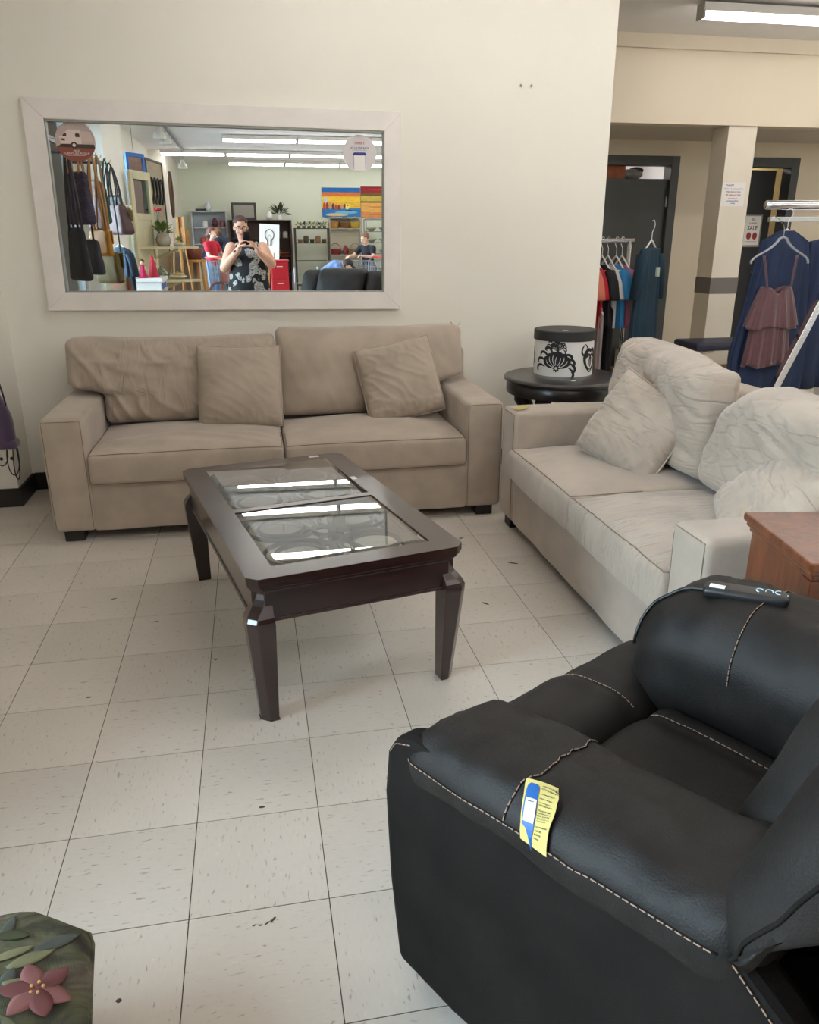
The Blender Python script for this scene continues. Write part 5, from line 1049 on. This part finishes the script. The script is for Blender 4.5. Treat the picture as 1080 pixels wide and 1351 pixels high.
# board on an easel with a bulb drawing
bd_ = thing('drawing_board', 'white board with a black light bulb drawing on an easel', 'board', (.35, -7.0, 0), rot=(.10, .06, 0))
box('board', PAPER, bd_, -.19, .19, -.01, .01, .92, 1.60, bevel=.003)
MB().tube([(.0+.085*math.cos(t), .012, 1.40+.10*math.sin(t)) for t in [-1.1+i*(PI+2.2)/18 for i in range(19)]], .008, 5).build('bulb_outline', INK, bd_); MB().tube([(.04, .012, 1.31), (.035, .012, 1.20), (-.035, .012, 1.20), (-.04, .012, 1.31)], .008, 5).build('bulb_neck', INK, bd_); MB().tube([(-.02, .012, 1.21), (-.03, .012, 1.36), (0, .012, 1.40), (.03, .012, 1.36), (.02, .012, 1.21)], .005, 5).build('filament', INK, bd_)
for x, y in ((-.15, .05), (.15, .05), (0, -.45)): MB().bar((x, y, .02), (x*.4, -.03, 1.55 if y > 0 else 1.4), .03, .02).build('easel_leg', PINE, bd_)
MB().bar((-.17, .03, .90), (.17, .03, .90), .03, .03).build('ledge', PINE, bd_)
# red drawers
rdm = M('red_plastic', (204, 30, 50), .4); rd = thing('storage_cart', 'bright red plastic drawer cart right of the photographer', 'drawers', (.52, -5.15, 0))
box('case', rdm, rd, -.15, .15, -.18, .18, .06, .955, bevel=.015); box('lid', rdm, rd, -.165, .165, -.19, .19, .955, .985, bevel=.008)
for z in (.12, .40, .68): d = box('drawer_front', rdm, rd, -.13, .13, .18, .192, z, z+.25, bevel=.008); MB().tube([(-.05, .20, z+.2), (.05, .20, z+.2)], .008, 6).build('handle', WHITEPL, d)
for x in (-.12, .12):
    for y in (-.14, .14): MB().lathe([(.001, -.012), (.03, -.012), (.03, .012), (.001, .012)], (x, y, .03), 10, 'x').build('caster', BLACKP, rd)
# folding walker
wk = thing('walker', 'folding aluminium walker with pale grips beside the red drawers', 'walker', (.95, -4.7, 0))
for s in (-1, 1):
    MB().tube([(s*.22, .18, .01), (s*.20, .16, .80), (s*.20, .10, .86), (s*.20, -.12, .86), (s*.21, -.20, .80), (s*.24, -.26, .01)], .012, 8).build('side_frame', STEEL, wk, smooth=True); MB().tube([(s*.20, .08, .86), (s*.20, -.10, .86)], .018, 8).build('grip', M('grip_blue', (150, 186, 206), .5), wk, smooth=True)
for z in (.35, .62): MB().tube([(-.21, .17, z), (.21, .17, z)], .010, 8).build('cross_bar', STEEL, wk, smooth=True)
# shopping carts
def cart(label, loc, rz):
    o = thing('shopping_cart', label, 'shopping cart', loc, rz, group='wire shopping carts'); wm = M('cart_wire', (150, 152, 156), .35, .8); wb = MB()
    def P(u, v, t): return (lerp(-.20-.05*t, .20+.05*t, u), lerp(-.38, .42+.06*t, v), lerp(.52, .92, t))
    for i in range(9):
        u = i/8; wb.tube([P(u, 0, 1), P(u, 0, 0), P(u, 1, 0), P(u, 1, 1)], .004, 4)
    for i in range(11):
        v = i/10; wb.tube([P(0, v, 1), P(0, v, 0), P(1, v, 0), P(1, v, 1)], .004, 4)
    wb.build('basket', wm, o); rm_ = MB()
    for t in (.25, .5, .75, 1): rm_.tube([P(0, 0, t), P(1, 0, t), P(1, 1, t), P(0, 1, t)], .004 if t < 1 else .008, 5, closed=True)
    rm_.build('basket_rim', wm, o)
    MB().tube([(-.25, -.48, .99), (.25, -.48, .99)], .016, 8).build('handle', M('cart_red', (206, 52, 48), .5), o, smooth=True)
    for s in (-1, 1):
        MB().tube([(s*.25, -.48, .99), (s*.25, -.38, .92), (s*.24, -.34, .50), (s*.24, -.36, .12)], .011, 6).build('upright', wm, o, smooth=True); MB().tube([(s*.24, -.36, .14), (s*.18, .40, .16)], .011, 6).build('base_tube', wm, o, smooth=True); MB().tube([(s*.24, -.34, .5), (s*.2, .42, .5)], .009, 6).build('basket_rest', wm, o, smooth=True)
        for y in (-.36, .40): MB().lathe([(.001, -.014), (.055, -.014), (.055, .014), (.001, .014)], (s*(.24 if y < 0 else .18), y, .056), 12, 'x').build('wheel', BLACKP, o, smooth=True)
    return o
cart('wire shopping cart pushed by the boy at the right of the mirror', (2.0, -6.25, 0), math.radians(75))
cart('wire shopping cart held by the girl in the red shirt', (-.40, -6.95, 0), math.radians(200))
o = thing('pink_cloth', 'pink folded cloth lying in the boy\'s shopping cart', 'clothing', (2.02, -6.22, .53)); MB().rbox(.26, .34, .14, .05, .03, lambda p: p+Vector((0, 0, .02*nz(p.x*9, p.y*9))), (0, 0, .07)).build('cloth', M('cloth_pink2', (200, 130, 140), .85, var=.2, vs=12), o, smooth=True)
bc = thing('brown_chair', 'reddish brown wooden chair behind the photographer at the left', 'chair', (-.40, -3.85, 0), .6); BR2 = M('chair_brown', (132, 70, 50), .5)
MB().rbox(.42, .42, .05, .02, .1, None, (0, 0, .45)).build('seat', BR2, bc, smooth=True); MB().rbox(.40, .04, .22, .015, .05, None, (0, -.19, .78)).build('backrest', BR2, bc, smooth=True)
for x in (-.18, .18):
    MB().bar((x, -.19, 0), (x, -.20, .88), .035, .035).build('leg', BR2, bc); MB().bar((x, .18, 0), (x, .18, .43), .035, .035).build('leg', BR2, bc)
    MB().tube(bez((x, -.19, .66), (x, .0, .70), (x, .15, .66), (x, .18, .45), 8), .018, 6).build('armrest', BR2, bc, smooth=True)
# unseen strips added to brighten the two back rooms
for x, y, lb in ((3.9, 8.95, 'storeroom'), (5.6, 9.1, 'yellow office')):
    o = copy_tree(fp); o.location = (x, y, ZS-.11); tag(o, 'unseen fluorescent strip added to brighten the %s beyond the back doors' % lb, 'light', 'ceiling fluorescent strips')

# ================================================================ people (seen in the mirror)
SKIN = M('skin', (216, 166, 142), .55, var=.06, vs=9, spec=.35); SKIN2 = M('skin_pale', (230, 188, 166), .55, var=.05, vs=9, spec=.35)
def cap(mb, a, b, ra, rb, n=14):
    a = Vector(a); b = Vector(b); k = 5; mb.tube([a.lerp(b, i/k) for i in range(k+1)], [lerp(ra, rb, i/k) for i in range(k+1)], n); mb.ball(a, ra, n, 9); mb.ball(b, rb, n, 9)
def chain(mb, pts, rs, n=14):
    for i in range(len(pts)-1): cap(mb, pts[i], pts[i+1], rs[i], rs[i+1], n)
def body_mesh(mb, name, mat, parent, vox, smooth=8, fac=.5):
    return mb.build(name, mat, parent, smooth=True, mods=[('REMESH', dict(mode='VOXEL', voxel_size=vox, use_smooth_shade=True)), ('SMOOTH', dict(factor=fac, iterations=smooth))])
def hand(mb, wrist, palm_dir, palm_n, side, curl, scale=1.0):
    """palm_dir: from the wrist to the knuckles, palm_n: out of the palm, side: +1 thumb on the dir x n side"""
    d = Vector(palm_dir).normalized(); nn = Vector(palm_n); nn = (nn-d*nn.dot(d)).normalized(); s = d.cross(nn).normalized()*side; w_ = Vector(wrist); sc = scale
    mb.ball(w_+d*.045*sc, (.001, .001, .001), 6, 4)
    for t in (-.026, -.009, .009, .026): cap(mb, w_+s*t*.7*sc, w_+d*.085*sc+s*t*1.15*sc, .015*sc, .012*sc, 8)
    for t, ln in ((-.033, .060), (-.012, .074), (.011, .080), (.032, .072)):
        p = w_+d*.088*sc+s*t*sc; a = 0; pts = [p]; 
        for q in range(3): a += curl; pts.append(pts[-1]+(d*math.cos(a)+nn*math.sin(a))*ln*sc*(.44, .32, .24)[q])
        chain(mb, pts, [.0102*sc, .0095*sc, .0088*sc, .0076*sc], 8)
    p = w_+d*.025*sc+s*.028*sc; chain(mb, [p, p+(s*.8+d*.5+nn*.3)*.038*sc, p+(s*.75+d*1.1+nn*.9)*.052*sc, p+(s*.5+d*1.5+nn*1.2)*.062*sc], [.014*sc, .0125*sc, .011*sc, .009*sc], 8)
def head(mb, c, fwd, up, hgt=.225, nose=True):
    f = Vector(fwd).normalized(); u = Vector(up); u = (u-f*u.dot(f)).normalized(); r_ = f.cross(u); R = Matrix((r_, f, u)).transposed(); c = Vector(c); k = hgt/.225
    def W(x, y, z): return c + R @ Vector((x*k, y*k, z*k))
    mb.ball(W(0, -.012, .028), (.074*k, .092*k, .088*k), 18, 12, R); mb.ball(W(0, .018, -.035), (.058*k, .064*k, .072*k), 16, 10, R); mb.ball(W(0, .045, -.085), (.030*k, .028*k, .024*k), 12, 8, R)
    cap(mb, W(0, .080, .012), W(0, .096, -.022), .010*k, .014*k, 8)
    for s in (-1, 1): mb.ball(W(s*.075, -.012, -.006), (.010*k, .018*k, .030*k), 8, 8, R); mb.ball(W(s*.034, .058, -.028), (.024*k, .020*k, .022*k), 10, 7, R); mb.ball(W(s*.030, .072, .026), (.022*k, .012*k, .010*k), 8, 6, R)
    return W, R, k
def face(W, R, k, parent, eye=(70, 52, 40), lip=(186, 104, 98), brow=(70, 50, 40)):
    for s in (-1, 1):
        MB().ball(W(s*.031, .076, .012), (.012*k, .009*k, .007*k), 10, 7, R).build('eye', M('eye_white', (226, 220, 216), .3), parent, smooth=True); MB().ball(W(s*.031, .083, .012), (.0055*k, .004*k, .0055*k), 8, 6, R).build('iris', M('iris_%d' % eye[0], eye, .3), parent, smooth=True)
        MB().tube([W(s*.014, .086, .030), W(s*.030, .087, .035), W(s*.048, .078, .030)], .0035*k, 5).build('eyebrow', M('brow_%d' % brow[0], brow, .8), parent, smooth=True)
    MB().tube([W(-.024, .080, -.054), W(-.010, .088, -.051), W(0, .089, -.053), W(.010, .088, -.051), W(.024, .080, -.054)], [.002, .005, .005, .005, .002], 6).build('lips', M('lip_%d' % lip[0], lip, .5), parent, smooth=True)

# ---- the photographer, standing right behind the camera
ph = thing('person', 'person in a black floral sleeveless dress and glasses holding up a phone', 'person', (-.01, -.32, 0))
B = MB(); T = lambda x, y, z: (x+.01, y+.32, z)
W_, R_, k_ = head(B, T(-.062, -.275, 1.474), (.08, .97, -.20), (0, .2, 1), .232)
chain(B, [T(-.055, -.32, 1.39), T(-.025, -.335, 1.29)], [.056, .062]); B.ball(T(-.01, -.33, 1.27), (.165, .085, .055), 18, 10); B.ball(T(-.01, -.31, 1.14), (.175, .115, .13), 18, 12); B.ball(T(-.01, -.30, .95), (.20, .15, .16), 18, 12); B.ball(T(-.01, -.32, .80), (.215, .16, .15), 18, 12)
chain(B, [T(-.185, -.335, 1.255), T(-.275, -.245, 1.045), T(-.10, -.085, 1.245)], [.068, .055, .034]); chain(B, [T(.170, -.335, 1.255), T(.255, -.245, 1.085), T(.105, -.075, 1.235)], [.070, .058, .034])
hand(B, T(-.10, -.085, 1.245), (.45, .25, .85), (.75, .35, -.3), 1, .42, .95); hand(B, T(.105, -.075, 1.235), (-.42, .22, .85), (-.8, .3, -.25), -1, .45, .95)
for s in (-1, 1): chain(B, [T(s*.10, -.32, .74), T(s*.105, -.31, .46), T(s*.105, -.33, .085)], [.105, .068, .042]); chain(B, [T(s*.105, -.34, .05), T(s*.115, -.20, .03)], [.036, .028])
body_mesh(B, 'body', SKIN, ph, .0065, 6)
m, N, L, b = node_mat('floral_dress'); tc = N.new('ShaderNodeTexCoord'); vo = N.new('ShaderNodeTexVoronoi'); vo.inputs['Scale'].default_value = 11; nn_ = N.new('ShaderNodeTexNoise'); nn_.inputs['Scale'].default_value = 14; mixv = N.new('ShaderNodeMix'); mixv.data_type = 'RGBA'; mixv.inputs['Factor'].default_value = .10
L.new(tc.outputs['Object'], nn_.inputs['Vector']); L.new(tc.outputs['Object'], mixv.inputs['A']); L.new(nn_.outputs['Color'], mixv.inputs['B']); L.new(mixv.outputs['Result'], vo.inputs['Vector'])
r = N.new('ShaderNodeValToRGB'); L.new(vo.outputs['Distance'], r.inputs[0]); e = r.color_ramp.elements; e[0].position = .10; e[0].color = (*lin((60, 60, 66)), 1); e[1].position = .60; e[1].color = (*lin((20, 20, 26)), 1)
for p, c in ((.20, (196, 196, 190)), (.31, (110, 112, 114)), (.39, (186, 184, 178)), (.45, (30, 30, 36))): x = e.new(p); x.color = (*lin(c), 1)
L.new(r.outputs[0], b.inputs['Base Color']); b.inputs['Roughness'].default_value = .85; DRESS = m
Dm = MB(); prof_ = [(1.27, .105, .075, -.325), (1.23, .150, .112, -.322), (1.15, .192, .138, -.31), (1.05, .198, .150, -.305), (.95, .218, .168, -.30), (.82, .235, .178, -.315), (.62, .245, .175, -.32), (.46, .255, .18, -.32)]
Dm.grid(49, len(prof_)*4, lambda u, v: (lambda q, i, f: T(-.01+lerp(prof_[i][1], prof_[i+1][1], f)*math.cos(2*PI*u), lerp(prof_[i][3], prof_[i+1][3], f)+lerp(prof_[i][2], prof_[i+1][2], f)*math.sin(2*PI*u)+.006*math.sin(2*PI*u*9)*sstep(.9, .5, lerp(prof_[i][0], prof_[i+1][0], f)), lerp(prof_[i][0], prof_[i+1][0], f)))(v*(len(prof_)-1), min(len(prof_)-2, int(v*(len(prof_)-1))), v*(len(prof_)-1)-min(len(prof_)-2, int(v*(len(prof_)-1)))))
Dm.build('dress', DRESS, ph, smooth=True, mods=[('SOLIDIFY', dict(thickness=.004))])
for s in (-1, 1): MB().tube([T(-.01+s*.098, -.255, 1.235), T(-.01+s*.105, -.30, 1.318), T(-.01+s*.108, -.36, 1.312), T(-.01+s*.10, -.405, 1.24)], .026, 8, flat=.35).build('dress_strap', DRESS, ph, smooth=True)
HB_ = M('hair_brown', (72, 48, 40), .6, var=.3, vs=30, stretch=(1, 1, 8)); Hh = MB(); Hh.ball(W_(0, -.026, .040), (.083, .098, .088), 20, 14, R_); Hh.ball(W_(0, -.085, -.03), (.065, .05, .075), 14, 10, R_); Hh.ball(W_(0, -.12, .02), (.045, .045, .045), 12, 8, R_)
Hm = MB(); [None for _ in ()]
def hair_cut(mb, W, R, k, front=.050):                # drop the shell where the face shows
    inv = R.transposed(); c = W(0, 0, 0); keep = []
    for f in mb.f:
        q = inv @ (sum((Vector(mb.v[i]) for i in f), Vector())/len(f)-c)
        if not (q.y > .012*k+max(0, (q.z/k-.055))*2.2*k and q.z < .098*k): keep.append(f)
    mb.f = keep; return mb
hair_cut(Hh, W_, R_, k_).build('hair', HB_, ph, smooth=True, mods=[('SOLIDIFY', dict(thickness=.008, offset=0))])
face(W_, R_, k_, ph)
gl = MB()
for s in (-1, 1): gl.tube([W_(s*.033+.025*math.cos(t*PI/8), .092, .010+.018*math.sin(t*PI/8)) for t in range(16)], .0026, 6, closed=True); gl.tube([W_(s*.058, .090, .014), W_(s*.076, .02, .012), W_(s*.078, -.01, .008)], .0026, 6)
gl.tube([W_(-.009, .094, .014), W_(.009, .094, .014)], .0026, 6); gl.build('glasses', BLACKP, ph, smooth=True)
MB().tube([Vector(T(-.125, -.107, 1.215))+Vector((.036*math.cos(t*PI/8)*.8, .036*math.cos(t*PI/8)*-.4, .036*math.sin(t*PI/8)*.5)) + Vector((0, .036*math.sin(t*PI/8)*.8, 0)) for t in range(16)], .010, 6, closed=True).build('wrist_band', BLACKP, ph, smooth=True)
for s in (-1, 1): MB().rbox(.085, .24, .05, .022, .03, None, T(s*.11, -.265, .026)).build('shoe', M('shoe_black', (34, 32, 34), .6), ph, smooth=True)
fo = thing('phone', 'dark phone held up by the photographer in the mirror', 'phone', (0, 0, 0)); fo.location = Vector((0, 0, CZ))-fw*.014
Rc = Matrix((r3, u3, -fw)).transposed(); fo.rotation_euler = Rc.to_euler()
MB().rbox(.074, .152, .009, .004, .03, None, (0, -.050, .0)).build('phone_body', M('phone_black', (28, 28, 32), .3), fo, smooth=True)
MB().rbox(.070, .022, .004, .0018, .02, None, (0, .0, -.006)).build('camera_bar', M('phone_bar', (60, 60, 64), .25, .6), fo, smooth=True)
for x in (-.018, .018): MB().lathe([(.001, -.0090), (.008, -.0090), (.008, -.0075), (.001, -.0075)], (x, 0, 0), 12).build('lens', M('lens_glass', (12, 12, 18), .05), fo, smooth=True)

# ---- other shoppers
def shopper(label, loc, rz, J, top, bottom, hairc, skin, hairlong=0, sleeve=.5, vox=.010, hh=.21, shoes=(60, 60, 66), cap_=None, w=1.0, long_hair=None):
    o = thing('person', label, 'person', loc, rz); B = MB(); j = {k: Vector(v) for k, v in J.items()}
    up = (j['head']-j['neck']); W, R, k = head(B, j['head'], J['look'], J.get('hup', (0, 0, 1)), hh)
    chain(B, [j['head']-up*.25, j['neck']], [.044*w, .046*w]); chain(B, [j['neck'], j['chest'], j['belly'], j['pelvis']], [.06*w, .10*w, .098*w, .105*w])
    cap(B, j['shL'], j['shR'], .05*w, .05*w); cap(B, j['hipL'], j['hipR'], .085*w, .085*w)
    for s in 'LR':
        chain(B, [j['sh'+s], j['el'+s], j['wr'+s]], [.044*w, .034*w, .024*w]); d = (j['wr'+s]-j['el'+s]).normalized(); hand(B, j['wr'+s], d, (0, 0, -1) if abs(d.z) < .8 else (0, 1, 0), 1 if s == 'L' else -1, .5, .85)
        chain(B, [j['hip'+s], j['kn'+s], j['an'+s]], [.080*w, .054*w, .036*w]); chain(B, [j['an'+s], j['an'+s]+Vector((0, .12, -.04))], [.032, .024])
    body_mesh(B, 'body', skin, o, vox, 4)
    Tm = MB(); chain(Tm, [j['neck'].lerp(j['chest'], .25), j['chest'], j['belly'], j['belly'].lerp(j['pelvis'], .8)], [.078*w, .118*w, .116*w, .122*w]); cap(Tm, j['shL'], j['shR'], .062*w, .062*w)
    for s in 'LR': cap(Tm, j['sh'+s], j['sh'+s].lerp(j['el'+s], sleeve), .060*w, .054*w)
    body_mesh(Tm, 'shirt', top, o, vox, 5)
    Bm = MB(); cap(Bm, j['hipL'], j['hipR'], .098*w, .098*w); cap(Bm, j['pelvis'], j['belly'].lerp(j['pelvis'], .6), .112*w, .108*w)
    for s in 'LR': chain(Bm, [j['hip'+s], j['kn'+s], j['kn'+s].lerp(j['an'+s], .88)], [.096*w, .068*w, .056*w])
    body_mesh(Bm, 'trousers', bottom, o, vox, 5)
    hm = M('hair_%d_%d' % hairc[:2], hairc, .6, var=.25, vs=30); H = MB(); H.ball(W(0, -.026, .036), (.084*k, .100*k, .090*k), 18, 12, R); hair_cut(H, W, R, k)
    if long_hair: chain(H, [W(0, -.07, .02), W(0, -.085, -.06), W(0, -.07, -long_hair)], [.072*k, .075*k, .045*k], 12)
    H.build('hair', hm, o, smooth=True, mods=[('SOLIDIFY', dict(thickness=.008, offset=0))])
    face(W, R, k, o)
    for s in 'LR': MB().rbox(.08, .21, .06, .024, .03, None, j['an'+s]+Vector((0, .045, -.045))).build('shoe', M('shoe_%d' % shoes[0], shoes, .6), o, smooth=True)
    if cap_:
        C = MB(); C.ball(W(0, -.022, .045), (.090*k, .106*k, .088*k), 18, 12, R); inv = R.transposed(); c0 = W(0, 0, 0)
        C.f = [f for f in C.f if (inv @ (sum((Vector(C.v[i]) for i in f), Vector())/len(f)-c0)).z > .035*k]
        C.tube([W(-.06, .06, .040), W(-.03, .12, .036), W(0, .145, .034), W(.03, .12, .036), W(.06, .06, .040)], [.02, .03, .034, .03, .02], 8, flat=.25); C.build('cap', cap_, o, smooth=True, mods=[('SOLIDIFY', dict(thickness=.006))])
    return o
shopper('girl in a red shirt and light blue jeans pushing a cart', (-.70, -7.45, 0), math.radians(-50), dict(head=(0, .05, 1.42), neck=(0, .0, 1.27), look=(.15, 1, -.15), chest=(0, -.01, 1.14), belly=(0, 0, .98), pelvis=(0, -.02, .86), shL=(-.14, 0, 1.22), shR=(.14, 0, 1.22), elL=(-.18, .08, 1.0), elR=(.19, .10, 1.0), wrL=(-.10, .30, .96), wrR=(.12, .32, .96), hipL=(-.08, -.02, .82), hipR=(.08, -.02, .82), knL=(-.09, .02, .45), knR=(.09, .0, .45), anL=(-.09, -.02, .09), anR=(.09, -.03, .09)), M('shirt_red', (206, 38, 62), .8, var=.1), M('jeans_light', (120, 160, 206), .8, var=.15), (104, 66, 50), SKIN2, long_hair=.16)
shopper('person with brown hair in a navy shirt bending behind the photographer', (-.36, -8.05, 0), math.radians(120), dict(head=(0, .34, 1.42), neck=(0, .22, 1.33), look=(0, .8, -.6), hup=(0, .5, 1), chest=(0, .12, 1.22), belly=(0, .02, 1.05), pelvis=(0, -.05, .92), shL=(-.17, .16, 1.28), shR=(.17, .16, 1.28), elL=(-.22, .28, 1.04), elR=(.22, .28, 1.04), wrL=(-.14, .42, .90), wrR=(.14, .42, .90), hipL=(-.09, -.05, .88), hipR=(.09, -.05, .88), knL=(-.10, 0, .48), knR=(.10, 0, .48), anL=(-.10, -.04, .09), anR=(.10, -.04, .09)), M('shirt_navy', (40, 50, 68), .8, var=.1), M('trousers_black', (40, 40, 46), .8), (150, 106, 78), SKIN2, w=1.15, long_hair=.08)
shopper('boy in a dark polo shirt leaning over a shopping cart', (2.33, -6.95, 0), math.radians(35), dict(head=(0, .10, 1.315), neck=(0, .04, 1.19), look=(-.25, .9, -.45), hup=(0, .35, 1), chest=(0, .0, 1.07), belly=(0, -.03, .93), pelvis=(0, -.06, .80), shL=(-.14, .02, 1.14), shR=(.14, .02, 1.14), elL=(-.24, .14, 1.00), elR=(.20, .14, .98), wrL=(-.22, .36, .99), wrR=(.06, .28, 1.0), hipL=(-.08, -.06, .76), hipR=(.08, -.06, .76), knL=(-.08, -.02, .42), knR=(.08, -.02, .42), anL=(-.08, -.05, .09), anR=(.08, -.05, .09)), M('polo_dark', (34, 36, 46), .8, var=.1), M('trousers_grey', (70, 70, 76), .8), (134, 104, 74), SKIN2, sleeve=.55, hh=.215)
shopper('child in a light blue shirt and dark cap bending over', (1.42, -5.55, 0), math.radians(-70), dict(head=(0, .36, .86), neck=(0, .24, .89), look=(0, .85, -.55), hup=(0, .5, .85), chest=(0, .13, .86), belly=(0, .0, .78), pelvis=(0, -.12, .68), shL=(-.13, .20, .86), shR=(.13, .20, .86), elL=(-.17, .30, .68), elR=(.17, .30, .68), wrL=(-.12, .45, .60), wrR=(.12, .45, .60), hipL=(-.07, -.12, .64), hipR=(.07, -.12, .64), knL=(-.08, -.04, .36), knR=(.08, -.04, .36), anL=(-.08, -.08, .09), anR=(.08, -.08, .09)), M('shirt_lightblue', (130, 160, 206), .8, col2=(90, 116, 170), vs=24), M('trousers_navy', (50, 56, 76), .8), (70, 50, 40), SKIN2, sleeve=.6, hh=.20, cap_=M('cap_black', (30, 30, 36), .7), w=.95)
